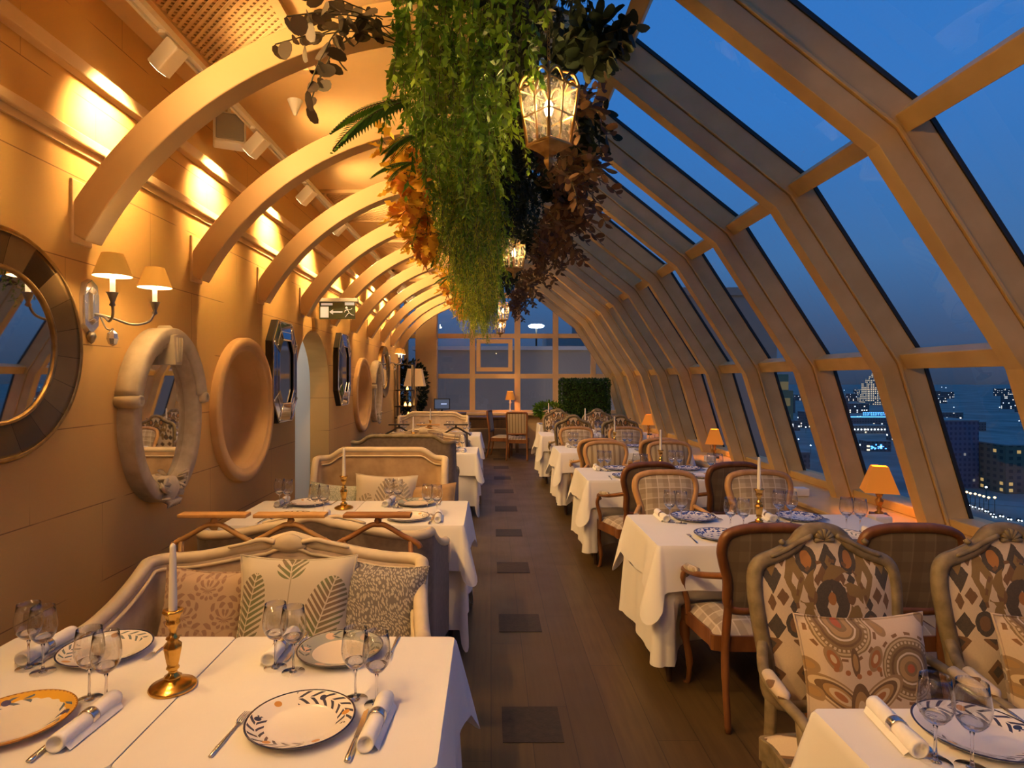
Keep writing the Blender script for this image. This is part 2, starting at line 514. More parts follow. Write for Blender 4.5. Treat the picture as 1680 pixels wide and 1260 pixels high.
    c = p.mix((abs(x + .01 - z*.05) < .0018)*(z < .16), c, (.33, .28, .18))
    p.color(p.mix(p.noise(220, 2)*.15, c, (.42, .36, .25))); M['fern_print'] = p.m
    p = fabric('leaf_print_grey'); x, y, z = p.xyz()
    c = (.58, .50, .38)
    c = leaf(p, c, x, z, .02, .05, R(75), .14, .085, (.30, .24, .17), 190.0)
    c = leaf(p, c, x, z, -.17, -.05, R(60), .12, .06, (.32, .26, .18), 190.0)
    c = leaf(p, c, x, z, .16, .04, R(100), .12, .05, (.34, .30, .25), 190.0)
    p.color(c); M['leaf_print_grey'] = p.m
    # damask pillow
    p = fabric('damask'); x, y, z = p.xyz()
    def dm(x, z):
        u = ((x + 5) % .17) - .085; v = ((z + 5.03) % .22) - .11
        r = (u*u + v*v*.8).sqrt(); a_ = atan2(v + .03, u)
        return (r < .062)*(((a_*11.0).sin() + (r*260).sin()) > .2)
    f = dm(x, z)
    st = dm(x + .085, z + .11)
    line = abs((x*38.0).sin()*.018 + ((z + 5) % .22) - .11) < .003
    c = p.mix(emax(f, st), (.50, .36, .24), (.30, .18, .13)); c = p.mix(line*.6, c, (.38, .26, .18))
    p.color(p.mix(p.noise(150, 2)*.2, c, (.4, .28, .19))); M['damask'] = p.m
    # small blue-grey leaves
    def sprig(key, bg, fg):
        p = fabric(key); x, y, z = p.xyz()
        n = p.noise(4.0, 1)
        v = p.t.nodes.new('ShaderNodeTexVoronoi'); v.inputs['Scale'].default_value = 1.0; v.voronoi_dimensions = '2D'
        vec = p.comb((x + z*.5)*115 + p.noise(14, 1)*6.0, (z - x*.35)*62 + p.noise(9, 1)*5.0)
        p.t.links.new(vec.o, v.inputs['Vector'])
        d = E(p.t, v.outputs['Distance'])
        p.color(p.mix(d.step(.30, .42), fg, bg)); M[key] = p.m
    sprig('blue_sprig', (.17, .15, .14), (.46, .42, .34))
    sprig('mint_sprig', (.34, .36, .29), (.52, .52, .42))
    noisy('tan_suede', (.36, .22, .10), (.44, .28, .13), 20, .9, sheen=.2)
    # ---- china
    def china(key, body, paint):
        p = P(key, body, .16); x, y, z = p.xyz(); r = (x*x + y*y).sqrt(); a_ = atan2(y, x)
        c = paint(p, x, y, r, a_, body); p.color(c); M[key] = p.m
    def sprays(p, r, a_, c, col, k=22.0, ph=0.0, r0=.090, r1=.131, win=(2.0, .3)):
        band = (r > r0)*(r < r1)
        s1 = ((a_*k + (r - .111)*260 + ph).sin()) > .45
        s2 = ((a_*k - (r - .111)*260 + ph).sin()) > .35
        f = p.mix(r > .111, (0, 0, 0), (1, 1, 1))
        side = r > .111
        lv = s1*side + s2*(1.0 - side)
        return p.mix(band*lv*(((a_*win[0] + ph).sin()) > win[1] - .8)*(abs(r - .111) > .0015), c, col)
    def spots(p, x, y, c, lst, rad, col):
        for t_ in lst:
            dx = x - .112*math.cos(t_); dy = y - .112*math.sin(t_)
            c = p.mix((dx*dx + dy*dy).sqrt() < rad, c, col)
        return c
    def bluevine(p, x, y, r, a_, c):
        c = sprays(p, r, a_, c, (.045, .05, .085)); c = spots(p, x, y, c, (.2, 2.3, 4.1, 5.2), .010, (.62, .30, .08))
        c = spots(p, x, y, c, (1.2, 3.0), .009, (.03, .04, .09))
        return p.mix(r > .1325, c, (.02, .025, .07))
    china('china_blue_vine', (.80, .75, .68), bluevine)
    def bluepeach(p, x, y, r, a_, c):
        c = sprays(p, r, a_, c, (.16, .20, .22), 22.0, 1.0, .092, .128, (3.0, .9)); c = spots(p, x, y, c, (.9, 2.0, 5.0), .012, (.70, .40, .16))
        return p.mix(r > .1325, c, (.05, .05, .10))
    china('china_peach_spray', (.82, .76, .68), bluepeach)
    def yellow(p, x, y, r, a_, c):
        wob = (a_*20).sin()*.002
        c = p.mix(((r + wob) > .108), c, (.72, .40, .05))
        c = sprays(p, r, a_, c, (.12, .16, .22), 16.0, .5, .096, .124, (3.0, .6))
        c = spots(p, x, y, c, (.35, 2.4, 4.5), .011, (.06, .06, .16))
        return p.mix(((r + (a_*60).sin()*.0012) > .1335), c, (.35, .16, .03))
    china('china_yellow_rim', (.80, .74, .66), yellow)
    def greenrim(p, x, y, r, a_, c):
        rim = r > .088
        c = p.mix(rim, c, (.38, .40, .34)); c = spots(p, x, y, c, (.3, 1.5, 2.2, 3.2, 4.4, 5.5), .016, (.72, .52, .36))
        c = sprays(p, r, a_, c, (.13, .16, .16), 20.0, 0.0, .096, .130, (4.0, .9))
        return p.mix(r > .1325, c, (.10, .09, .09))
    china('china_green_rim', (.82, .72, .56), greenrim)
    def willow(p, x, y, r, a_, c):
        n = p.noise(55, 3)
        c = p.mix((r > .088)*(n > .50), c, (.06, .09, .26)); c = p.mix((r < .07)*(n > .60), c, (.10, .13, .30))
        return p.mix(r > .132, c, (.05, .07, .22))
    china('china_blue_willow', (.78, .75, .72), willow)
    m = bpy.data.materials.new('glass_solid'); m.use_nodes = True; t = m.node_tree; t.nodes.clear()
    o = t.nodes.new('ShaderNodeOutputMaterial'); b = t.nodes.new('ShaderNodeBsdfGlass'); b.inputs['IOR'].default_value = 1.45; b.inputs['Roughness'].default_value = 0.0
    t.links.new(b.outputs[0], o.inputs[0]); M['glass_solid'] = m
    # ---- light sources and shades
    def shade(key, col, ecol, es):
        p = P(key, col, .8, emit=ecol, estr=es); f = p.noise(12, 3)
        p.b.inputs['Subsurface Weight'].default_value = 0; M[key] = p.m
    shade('shade_linen', (.62, .33, .07), (1.0, .42, .05), .30)
    shade('shade_inner', (.9, .85, .75), (1.0, .80, .48), 3.2)
    shade('shade_orange', (.75, .30, .05), (1.0, .30, .03), .28)
    shade('shade_cream', (.70, .50, .28), (1.0, .55, .22), .15)
    shade('candle_sleeve', (.9, .85, .72), (1.0, .78, .42), .9)
    shade('bulb', (1, .9, .7), (1.0, .74, .36), 40.0)
    shade('flame', (1, .8, .5), (1.0, .50, .10), 9.0)
    shade('screen', (.02, .03, .05), (.10, .14, .24), .5)
    simple('screen_text', (.1, .1, .1), .5); 
    shade('screen_text', (.2, .3, .5), (.35, .45, .75), 1.0)
    shade('exit_white', (.8, .78, .68), (1.0, .86, .62), .45)
    simple('exit_green', (.10, .13, .07), .5)
    # ---- leaves
    def leafmat(key, c1, c2, rough=.55, c3=None):
        p = P(key, c1, rough); r = p.island(); c = p.mix(r, c1, c2)
        if c3: c = p.mix(p.noise(5, 2).step(.45, .62), c, c3)
        p.color(c)
        p.b.inputs['Specular IOR Level'].default_value = .3
        # leaves let some light through
        t = p.t; tl = t.nodes.new('ShaderNodeBsdfTranslucent'); mx = t.nodes.new('ShaderNodeMixShader'); mx.inputs[0].default_value = .25
        t.links.new(c.o, tl.inputs[0]); t.links.new(p.b.outputs[0], mx.inputs[1]); t.links.new(tl.outputs[0], mx.inputs[2]); t.links.new(mx.outputs[0], p.out.inputs[0])
        M[key] = p.m
    leafmat('leaf_green', (.05, .15, .012), (.15, .31, .025), .45, (.20, .33, .025))
    leafmat('leaf_lime', (.14, .24, .012), (.38, .42, .030), .5)
    leafmat('leaf_fern', (.03, .12, .015), (.09, .23, .02))
    leafmat('leaf_orange', (.80, .46, .03), (.90, .60, .06), .6, (.66, .24, .03))
    leafmat('leaf_eucalyptus', (.075, .055, .035), (.13, .11, .07), .6)
    leafmat('leaf_brown', (.10, .052, .022), (.19, .11, .055), .65)
    leafmat('leaf_dark', (.012, .022, .010), (.03, .045, .016), .6)
    leafmat('leaf_hedge', (.02, .06, .008), (.06, .13, .02), .6)
    simple('stem', (.06, .05, .02), .7)
    simple('soil_mat', (.012, .016, .008), .9)
build_materials()
# ================================================================== THE SETTING
WX = -1.9
CZ = 3.5
Y0, Y1 = -2.6, 14.5
ARCH_Y = [2.82 + 1.10*k for k in range(-4, 10)]
RIB_Y = [3.10 + 1.10*k for k in range(-5, 11)]
INNER = [(2.99, .60), (2.66, 1.70), (1.94, 2.82), (.80, 3.73), (-.12, 4.06)]

struct(MB().bb(-4.6, 3.45, Y0, Y1+.3, -.12, 0).build('floor', M['floor']))
tiles = []
for k in range(-2, 9):
    yc = 2.915 + 1.21*k
    tiles.append(struct(MB().bb(.055, .335, yc-.15, yc+.15, .0, .003).build('trim_%d' % (40+k), M['floor_tile'])))

# ---- left wall with an archway and two round niches
NICHE = [(4.66, 1.42), (8.95, 1.42)]
NR = .44
ARCHWAY = (5.92, 7.16, 1.55)   # y0,y1, springing height (pointed-round head to 2.16)
def hole(y):
    for c, z in NICHE:
        if abs(y-c) < NR:
            h = math.sqrt(max(0, NR*NR-(y-c)**2)); return (z-h, z+h)
    a, b, s = ARCHWAY
    if a < y < b:
        u = (y-(a+b)/2)/((b-a)/2)
        return (0.0, s + .62*math.sqrt(max(0, 1-u*u)))
    return None
ys = {Y0, 12.8, ARCHWAY[0], ARCHWAY[1]}
for c, z in NICHE:
    for k in range(33): ys.add(round(c - NR*math.cos(PI*k/32), 5))
for k in range(33): ys.add(round((ARCHWAY[0]+ARCHWAY[1])/2 - .62*math.cos(PI*k/32), 5))
ys = sorted(ys)
w = MB()
def lims(y, side):
    h = hole(y)
    return h
for a, b in zip(ys, ys[1:]):
    hm = hole((a+b)/2)
    if hm is None:
        w.add([(WX, a, 0), (WX, b, 0), (WX, b, CZ), (WX, a, CZ)], [(0, 1, 2, 3)])
    else:
        def edge(y):
            h = hole(y)
            if h: return h
            for c, z in NICHE:
                if abs(abs(y-c)-NR) < 1e-3: return (z, z)
            return (0.0, ARCHWAY[2])
        la, ua = edge(a); lb, ub = edge(b)
        if la > 0 or lb > 0:
            w.add([(WX, a, 0), (WX, b, 0), (WX, b, lb), (WX, a, la)], [(0, 1, 2, 3)])
        w.add([(WX, a, ua), (WX, b, ub), (WX, b, CZ), (WX, a, CZ)], [(0, 1, 2, 3)])
# archway reveal
n = 32; D = .22
prof = [(ARCHWAY[0], 0.0)] + [((ARCHWAY[0]+ARCHWAY[1])/2 - .62*math.cos(PI*k/n), ARCHWAY[2] + .62*math.sin(PI*k/n)) for k in range(n+1)] + [(ARCHWAY[1], 0.0)]
for (a, za), (b, zb) in zip(prof, prof[1:]):
    w.add([(WX, a, za), (WX, b, zb), (WX-D, b, zb), (WX-D, a, za)], [(0, 1, 2, 3)])
# end of the wall
w.add([(WX, 12.8, 0), (WX-1.3, 12.8, 0), (WX-1.3, 12.8, CZ), (WX, 12.8, CZ)], [(0, 1, 2, 3)])
struct(w.build('wall_left', M['wall'], fixn=False))
# keystone over the archway
yk = (ARCHWAY[0]+ARCHWAY[1])/2
k_ = MB().prism([(yk-.045, 2.16), (yk+.045, 2.16), (yk+.075, 2.30), (yk-.075, 2.30)], lambda y, z: (WX-.01, y, z), lambda y, z: (WX+.035, y, z))
struct(k_.build('trim_1', M['wall'], bevel=.006))
# niches: moulded ring and a scooped bowl
for i, (c, z) in enumerate(NICHE):
    r_ = MB()
    ringp = [(NR+.105, 0), (NR+.105, .045), (NR+.100, .055), (NR+.045, .060), (NR+.040, .052), (NR+.036, .040), (NR+.012, .043), (NR+.006, .034), (NR-.012, .0), (NR-.02, -.06)]
    r_.lathe(ringp, (WX, c, z), 64, axis='x')
    struct(r_.build('trim_%d' % (2+i), M['stucco']))
    b_ = MB()
    b_.lathe([(NR, .0), (NR-.02, -.02), (NR-.025, -.16), (NR-.05, -.20), (NR-.12, -.205), (.02, -.205)], (WX, c, z), 48, axis='x', caps=False)
    b_.lathe([(.02, -.205), (.0005, -.205)], (WX, c, z), 48, axis='x')
    struct(b_.build('trim_%d' % (5+i), M['stucco']))
# hall behind the archway
h_ = MB()
h_.bb(-3.5, -3.4, 4.9, 9.0, 0, 2.7)
h_.bb(-3.4, WX-D, 8.9, 9.0, 0, 2.7).bb(-3.4, WX-D, 4.9, 5.0, 0, 2.7).bb(-3.5, WX-D, 4.9, 9.0, 2.7, 2.8)
struct(h_.build('wall_hall', M['hall_white']))
h_ = MB()
h_.bb(WX-D-.55, WX-D-.003, ARCHWAY[1]+.02, ARCHWAY[1]+.12, 0, 2.65)
struct(h_.build('wall_hall_return', M['hall_white']))
lamp('POINT', 'hall_ceiling_light', (-2.85, 6.0, 2.3), 15, (1, .93, .84), size=.12)

# mouldings on the left wall
struct(MB().bb(WX-.02, WX+.035, Y0, 12.8, 2.725, 2.775).build('trim_10', M['trim'], bevel=.008))
struct(MB().bb(WX-.02, WX+.012, Y0, 12.8, 2.690, 2.725).build('trim_11', M['trim']))
struct(MB().bb(WX-.02, WX+.05, Y0, 12.8, 3.035, 3.105).build('trim_12', M['trim'], bevel=.008))
struct(MB().bb(WX-.02, WX+.02, Y0, 12.8, 0, .14).build('baseboard_left', M['trim'], bevel=.01))

# ceiling and its step up to the glass roof
c_ = MB().bb(-3.3, -.12, Y0, Y1+.1, CZ, CZ+.1).bb(-.17, -.12, Y0, Y1+.1, CZ+.05, 4.45)
struct(c_.build('ceiling', M['ceiling']))
# lattice vent panels
def lattice(y0, y1, name):
    g = MB(); x0, x1 = -1.68, -1.02; zc = CZ-.018
    for a, b, c, d in ((x0, x1, y0, y0+.05), (x0, x1, y1-.05, y1), (x0, x0+.05, y0, y1), (x1-.05, x1, y0, y1)):
        g.bb(a, b, c, d, CZ-.03, CZ)
    s = .050; k = x0 - (y1-y0)
    def clip(k, sg):
        pts = []
        ax, bx, ay, by = x0+.05, x1-.05, y0+.05, y1-.05
        # line x - sg*y = k
        for yy in (ay, by):
            xx = k + sg*yy
            if ax <= xx <= bx: pts.append((xx, yy))
        for xx in (ax, bx):
            yy = (xx-k)/sg
            if ay < yy < by: pts.append((xx, yy))
        return pts
    for sg, zo in ((1, -.006), (-1, -.013)):
        lo = (x0 - y1) if sg == 1 else (x0 + y0)
        kk = lo
        while kk < lo + (x1-x0) + (y1-y0):
            p = clip(kk, sg)
            if len(p) >= 2:
                (ax, ay), (bx, by) = p[0], p[1]
                L = math.hypot(bx-ax, by-ay)
                if L > .02:
                    g.box((ax+bx)/2, (ay+by)/2, CZ+zo, L, .018, .006, Matrix.Rotation(math.atan2(by-ay, bx-ax), 3, 'Z'))
            kk += s
    o = g.build(name, M['trim']); struct(o)
    back = MB().bb(x0+.04, x1-.04, y0+.04, y1-.04, CZ-.003, CZ-.001).build(name.replace('lattice', 'backing'), M['vent_back']); struct(back); back.parent = o
simple('vent_back', (.20, .10, .04), .9)
for i, (a, b) in enumerate(((2.38, 3.64), (5.95, 7.10), (8.1, 9.25), (10.3, 11.4))):
    lattice(a, b, 'trim_%d' % (20+i))

# ---- arches springing from the left wall
def make_arch():
    a = MB(); cx, cz = -.2, 1.37
    pts = [Vector((cx + 1.94*math.cos(R(t)), 0, cz + 1.94*math.sin(R(t)))) for t in [151 - 71*k/40 for k in range(41)]]
    a.sweep(pts, [(-.07, -.06), (.07, -.06), (.07, .06), (-.07, .06)], (0, 1, 0), smooth=False)
    # plate against the wall
    a.bb(WX-.03, WX+.014, -.072, .072, 2.27, 2.56)
    return a
am = None
for i, y in enumerate(ARCH_Y):
    if am is None:
        am = make_arch().build('trim_%d' % (130+i), M['arch'], bevel=.006); o = am
    else:
        o = am.copy(); o.name = 'trim_%d' % (130+i); C.objects.link(o)
    o.location.y = y; struct(o)

# ---- ribs of the glass vault
def offset(poly, d):
    out = []
    for i, p in enumerate(poly):
        def nrm(a, b):
            dx, dz = b[0]-a[0], b[1]-a[1]; L = math.hypot(dx, dz); return (dz/L, -dx/L)
        ns = []
        if i > 0: ns.append(nrm(poly[i-1], p))
        if i < len(poly)-1: ns.append(nrm(p, poly[i+1]))
        if len(ns) == 1: out.append((p[0]+ns[0][0]*d, p[1]+ns[0][1]*d))
        else:
            mx, mz = ns[0][0]+ns[1][0], ns[0][1]+ns[1][1]; k = 2*d/(mx*mx+mz*mz)
            out.append((p[0]+mx*k, p[1]+mz*k))
    return out
def rib_layer(mb, r0, r1, w):
    a = offset(INNER, r0); b = offset(INNER, r1); n = len(a)
    for i in range(n-1):
        q = [a[i], a[i+1], b[i+1], b[i]]
        vs = [(x, -w/2, z) for x, z in q] + [(x, w/2, z) for x, z in q]
        fs = [(0, 1, 2, 3), (4, 7, 6, 5), (0, 4, 5, 1), (3, 2, 6, 7)]
        if i == 0: fs.append((0, 3, 7, 4))
        if i == n-2: fs.append((1, 5, 6, 2))
        mb.add(vs, fs)
rm = MB(); rib_layer(rm, 0, .115, .105); rib_layer(rm, .115, .122, .085); rib_layer(rm, .122, .142, .125); rib_layer(rm, .142, .285, .10)
gm = MB(); rib_layer(gm, .285, .31, .115)
ribo = gaso = None
for i, y in enumerate(RIB_Y):
    if ribo is None:
        ribo = rm.build('trim_%d' % (80+i), M['rib'], bevel=.005); o = ribo
        gaso = gm.build('gasket', M['gasket']); g = gaso
    else:
        o = ribo.copy(); C.objects.link(o); o.name = 'trim_%d' % (80+i); g = gaso.copy(); C.objects.link(g)
    o.location.y = y; struct(o); g.parent = o
OUT = offset(INNER, .215)
for j, (k, hz) in enumerate(((1, .05), (2, .05), (3, .05))):
    x, z = OUT[k]
    p0 = OUT[k-1]; p1 = OUT[k+1]
    ang = math.atan2(p1[1]-p0[1], p1[0]-p0[0])
    m_ = MB().box(x, (RIB_Y[0]+RIB_Y[-1])/2, z, .11, RIB_Y[-1]-RIB_Y[0], .11, Matrix.Rotation(-ang, 3, 'Y'))
    struct(m_.build('trim_%d' % (100+j), M['rib'], bevel=.006))
# glass, one window per bay
GL = offset(INNER, .296)
for i, (a, b) in enumerate(zip(RIB_Y, RIB_Y[1:])):
    g = MB()
    for (x0, z0), (x1, z1) in zip(GL, GL[1:]):
        g.add([(x0, a, z0), (x0, b, z0), (x1, b, z1), (x1, a, z1)], [(0, 1, 2, 3)])
    struct(g.build('window_%d' % (i+1), M['pane'], fixn=False))
# low wall, sill and kerb under the glass
struct(MB().bb(2.66, 3.35, Y0, Y1, 0, .585).build('wall_right', M['trim']))
struct(MB().bb(2.58, 3.36, Y0, Y1, .585, .625).build('trim_110', M['sill'] if 'sill' in M else M['trim'], bevel=.01))
struct(MB().bb(3.12, 3.36, Y0, Y1, .625, .70).build('trim_111', M['rib'], bevel=.01))
# wall behind the camera closes the room
struct(MB().bb(-2.0, 3.6, Y0-.1, Y0, 0, 4.4).build('wall_back', M['wall']))

# ---- glazed end wall
e_ = MB().bb(-3.4, 3.6, Y1, Y1+.22, 0, .80)
struct(e_.build('wall_end', M['trim']))
struct(MB().bb(-.85, 1.7, Y1-.22, Y1+.2, .80, .86).build('trim_120', M['trim'], bevel=.01))
f_ = MB()
for x, wd in ((-2.02, .10), (-.435, .13), (.64, .14), (1.55, .13), (2.45, .12)): f_.bb(x-wd/2, x+wd/2, Y1+.02, Y1+.15, .8, 4.4)
for z, hh in ((1.72, .11), (2.68, .11), (3.65, .12), (.86, .1)): f_.bb(-3.3, 3.4, Y1+.03, Y1+.14, z-hh/2, z+hh/2)
# opening sash in the middle
for a, b, c, d in ((-.34, .52, 1.83, 1.93), (-.34, .52, 2.50, 2.60), (-.34, -.24, 1.93, 2.50), (.42, .52, 1.93, 2.50)): f_.bb(a, b, Y1-.01, Y1+.06, c, d)
struct(f_.build('window_60', M['arch'], bevel=.006))
g = MB().bb(-3.3, 3.4, Y1+.085, Y1+.09, .8, 4.4).build('pane', M['pane']); struct(g); g.parent = bpy.data.objects['window_60']
struct(MB().bb(-1.75, -1.25, Y1-.35, Y1+.02, 0, CZ).build('trim_121', M['arch'], bevel=.01))
struct(MB().bb(-3.4, -3.3, 12.8, Y1+.2, 0, CZ).build('wall_alcove', M['wall']))
# ================================================================== BUILDERS
def bez(pts, n=12):
    """Catmull-Rom through points"""
    P_ = [Vector(p) for p in pts]; out = []
    for i in range(len(P_)-1):
        a = P_[max(0, i-1)]; b = P_[i]; c = P_[i+1]; d = P_[min(len(P_)-1, i+2)]
        for k in range(n):
            t = k/n
            out.append(.5*((2*b) + (c-a)*t + (2*a-5*b+4*c-d)*t*t + (3*b-a-3*c+d)*t**3))
    out.append(P_[-1]); return out
def closed_spline(pts, n=6):
    P_ = [Vector(p) for p in pts]; m = len(P_); out = []
    for i in range(m):
        a, b, c, d = P_[(i-1) % m], P_[i], P_[(i+1) % m], P_[(i+2) % m]
        for k in range(n):
            t = k/n
            out.append(.5*((2*b) + (c-a)*t + (2*a-5*b+4*c-d)*t*t + (3*b-a-3*c+d)*t**3))
    return out
def mirror(pts): return pts + [(-x, z) for x, z in reversed(pts) if abs(x) > 1e-6]

# ---- cloths
def cloth(name, x0, x1, y0, y1, z, drops, label, flare=.07, wave=.012, cf=.09, seed=0, push=(), cl=1.22):
    """drops = left,right,near,far hem lengths"""
    rnd = random.Random(seed)
    r = .018; per = []
    dl, dr, dn, df = drops
    def side(ax, ay, bx, by, nx, ny, d):
        L = math.hypot(bx-ax, by-ay); n = max(6, int(L/.035))
        for i in range(n): 
            t = (i+.5)/n; per.append([ax+(bx-ax)*t, ay+(by-ay)*t, nx, ny, d, max(0, 1-min(t, 1-t)*L/.22)*.45 if d > .06 else 0, 0])
    def corner(cx, cy, a0, d0, d1):
        both = d0 > .06 and d1 > .06
        for i in range(9):
            t = i/8; a = R(a0 + 90*t)
            cc = math.sin(PI*t)**.6 if both else 0
            d = d0+(d1-d0)*t if not both else max(d0, d1)*(1+(cl-1)*cc)
            per.append([cx+r*math.cos(a), cy+r*math.sin(a), math.cos(a), math.sin(a), d, .45+.55*cc if both else 0, 1])
    corner(x1-r, y0+r, -90, dn, dr); side(x1, y0+r, x1, y1-r, 1, 0, dr)
    corner(x1-r, y1-r, 0, dr, df); side(x1-r, y1, x0+r, y1, 0, 1, df)
    corner(x0+r, y1-r, 90, df, dl); side(x0, y1-r, x0, y0+r, -1, 0, dl)
    corner(x0+r, y0+r, 180, dl, dn); side(x0+r, y0, x1-r, y0, 0, -1, dn)
    ph = rnd.random()*6; k1 = rnd.uniform(13, 17); k2 = rnd.uniform(27, 33)
    s = 0; ts = [0, .04, .12, .25, .45, .7, 1.0]; rows = [[] for _ in ts]; last = None
    for px, py, nx, ny, d, co, isc in per:
        if last: s += math.hypot(px-last[0], py-last[1])
        last = (px, py)
        wv = math.sin(k1*s+ph)+.5*math.sin(k2*s+ph*2)
        for j, t in enumerate(ts):
            o = 0.0
            if t > 0:
                o = .004 + (flare*.35*t + wave*wv*t*min(1, d/.3) + cf*co*t**.9*min(1, d/.3)) if d > .06 else .001
            zz = z - d*t
            if t <= .04: zz = z - .012*t/.04
            for xc, sd in push:
                if zz < z-.27 and ny*sd > .5:
                    q = max(0, 1-(abs(px-xc)/.30)**4); o -= .30*q*min(1, (z-.27-zz)/.06)
            rows[j].append(Vector((px+nx*o, py+ny*o, zz)))
    mb = MB(); n = len(per)
    mb.add(rows[0], [tuple(range(n))])
    mb.rings(rows, True, False, True)
    o = mb.build(name, M['cloth'])
    return tag(o, label, 'tablecloth')

def table(x0, x1, y0, y1, label):
    t = thing('dining_table', label, 'table', ((x0+x1)/2, (y0+y1)/2, 0))
    wx, wy = (x1-x0)/2-.012, (y1-y0)/2-.012
    MB().bb(-wx, wx, -wy, wy, .715, .744).build('tabletop', M['dark_wood'], t, .004)
    MB().bb(-wx+.05, wx-.05, -wy+.05, wy-.05, .65, .716).build('apron', M['dark_wood'], t)
    for sx in (-1, 1):
        for sy in (-1, 1):
            MB().lathe([(.016, 0), (.018, .05), (.026, .6), (.028, .68)], (sx*(wx-.06), sy*(wy-.06), 0), 10).build('leg', M['dark_wood'], t)
    return t

# ---- tableware
PLATE = [(.001, 0), (.078, 0), (.080, .004), (.125, .014), (.1365, .0215), (.1380, .0235), (.1365, .0250), (.128, .0215), (.100, .0125), (.090, .0085), (.080, .0070), (.001, .0065)]
def plate_maker(mat):
    def f():
        o = MB().lathe(PLATE, n=48).build('dinner_plate', M[mat]); return tag(o, '', 'plate')
    return Maker(f)
PL = {k: plate_maker('china_'+k) for k in ('blue_vine', 'peach_spray', 'yellow_rim', 'green_rim', 'blue_willow')}
def mk_glass():
    o = thing('wine_glass', '', 'wine glass')
    MB().lathe([(.0005, .0022), (.034, .0022), (.034, .0008), (.0005, .0008)][:2] + [(.034, .0005)], n=24).build('foot', M['wine_glass'], o)
    MB().lathe([(.012, .003), (.005, .008), (.0034, .02), (.0032, .075), (.006, .088)], n=12, caps=True).build('stem', M['glass_solid'], o)
    MB().lathe([(.001, .0862), (.010, .0892), (.0215, .0982), (.0300, .1100), (.0295, .1112), (.019, .1045), (.001, .1010)], n=24).build('bowl_bottom', M['glass_solid'], o)
    MB().lathe([(.001, .086), (.010, .089), (.022, .098), (.033, .114), (.038, .133), (.0385, .148), (.035, .175), (.0315, .200), (.0308, .200), (.0345, .173), (.0378, .147), (.0372, .133), (.032, .115), (.021, .099), (.001, .09)], n=28).build('bowl', M['wine_glass'], o)
    return o
GLASS = Maker(mk_glass)
def mk_napkin():
    o = thing('rolled_napkin', '', 'napkin')
    m = MB(); n = 18
    rr = [(.004, -.085), (.010, -.084), (.011, -.097), (.0165, -.098), (.0175, -.100), (.0215, -.099), (.0225, -.09), (.0215, -.03), (.019, .015), (.0215, .05), (.024, .10), (.0235, .112), (.017, .113), (.016, .10), (.004, .098)]
    rings = []
    for i, (r, y) in enumerate(rr):
        rings.append([Vector((r*math.cos(2*PI*k/n)*(1+.05*math.sin(2*PI*k/n*2+i)), y + .004*math.sin(2*PI*k/n+1), .0235 + r*math.sin(2*PI*k/n)*.95)) for k in range(n)])
    m.rings(rings)
    # loose outer flap
    m.add([(.021, -.092, .018), (.030, -.088, .004), (.032, .104, .004), (.0215, .108, .018)], [(0, 1, 2, 3)], True)
    m.build('roll', M['napkin'], o)
    MB().lathe([(.0205, -.012), (.0225, -.013), (.0235, -.008), (.0228, 0), (.0235, .008), (.0225, .013), (.0205, .012)], (0, .016, .0235), 24, axis='y').build('ring', M['silver'], o)
    return o
NAPKIN = Maker(mk_napkin)
def mk_fork():
    m = MB()
    m.tube([(0, -.095, .004), (0, -.06, .005), (0, 0, .005), (0, .03, .005), (0, .045, .006)], [.0055, .0062, .0035, .003, .006], 8, ry=[.0028, .003, .0025, .0022, .002])
    for k in range(4):
        x = (k-1.5)*.0056
        m.tube([(x*.7, .043, .006), (x, .055, .0085), (x, .078, .008), (x, .097, .006)], [.0020, .0018, .0015, .0008], 6, ry=.0012)
    return tag(m.build('fork', M['silver']), '', 'fork')
FORK = Maker(mk_fork)
def mk_knife():
    o = thing('table_knife', '', 'knife')
    MB().tube([(0, -.11, .006), (0, -.09, .006), (0, -.03, .006), (0, -.012, .006)], [.0075, .0085, .0065, .005], 8, ry=[.004, .005, .0045, .004]).build('handle', M['silver'], o)
    MB().prism([(-.006, -.014), (.006, -.014), (.0085, .06), (.004, .115), (-.006, .10)], lambda x, y: (x, y, .0052), lambda x, y: (x, y, .0068)).build('blade', M['silver'], o)
    return o
KNIFE = Maker(mk_knife)
def mk_candlestick():
    o = thing('brass_candlestick', '', 'candlestick')
    MB().lathe([(.001, 0), (.062, 0), (.065, .006), (.061, .012), (.054, .013), (.050, .018), (.030, .024), (.020, .030)], n=32).build('base', M['brass'], o)
    s = MB(); prof = [(.020, .028), (.024, .036), (.013, .044), (.011, .052), (.018, .060), (.014, .066), (.017, .078), (.0235, .115), (.024, .125), (.013, .138), (.019, .146), (.010, .152), (.0085, .165), (.014, .180), (.020, .190), (.017, .196), (.022, .212), (.0285, .222), (.027, .226), (.014, .226)]
    rings = []
    for r, z in prof:
        rings.append([Vector((r*(1+.05*math.cos(8*a))*math.cos(a), r*(1+.05*math.cos(8*a))*math.sin(a), z)) for a in [2*PI*k/32 for k in range(32)]])
    s.rings(rings); s.build('stem', M['brass'], o)
    MB().lathe([(.0115, .222), (.0115, .25), (.0085, .405), (.0075, .412), (.002, .418)], n=16).build('candle', M['wax'], o)
    MB().tube([(0, 0, .415), (.001, 0, .426)], .001, 5).build('wick', M['wick'], o)
    return o
CANDLE = Maker(mk_candlestick)

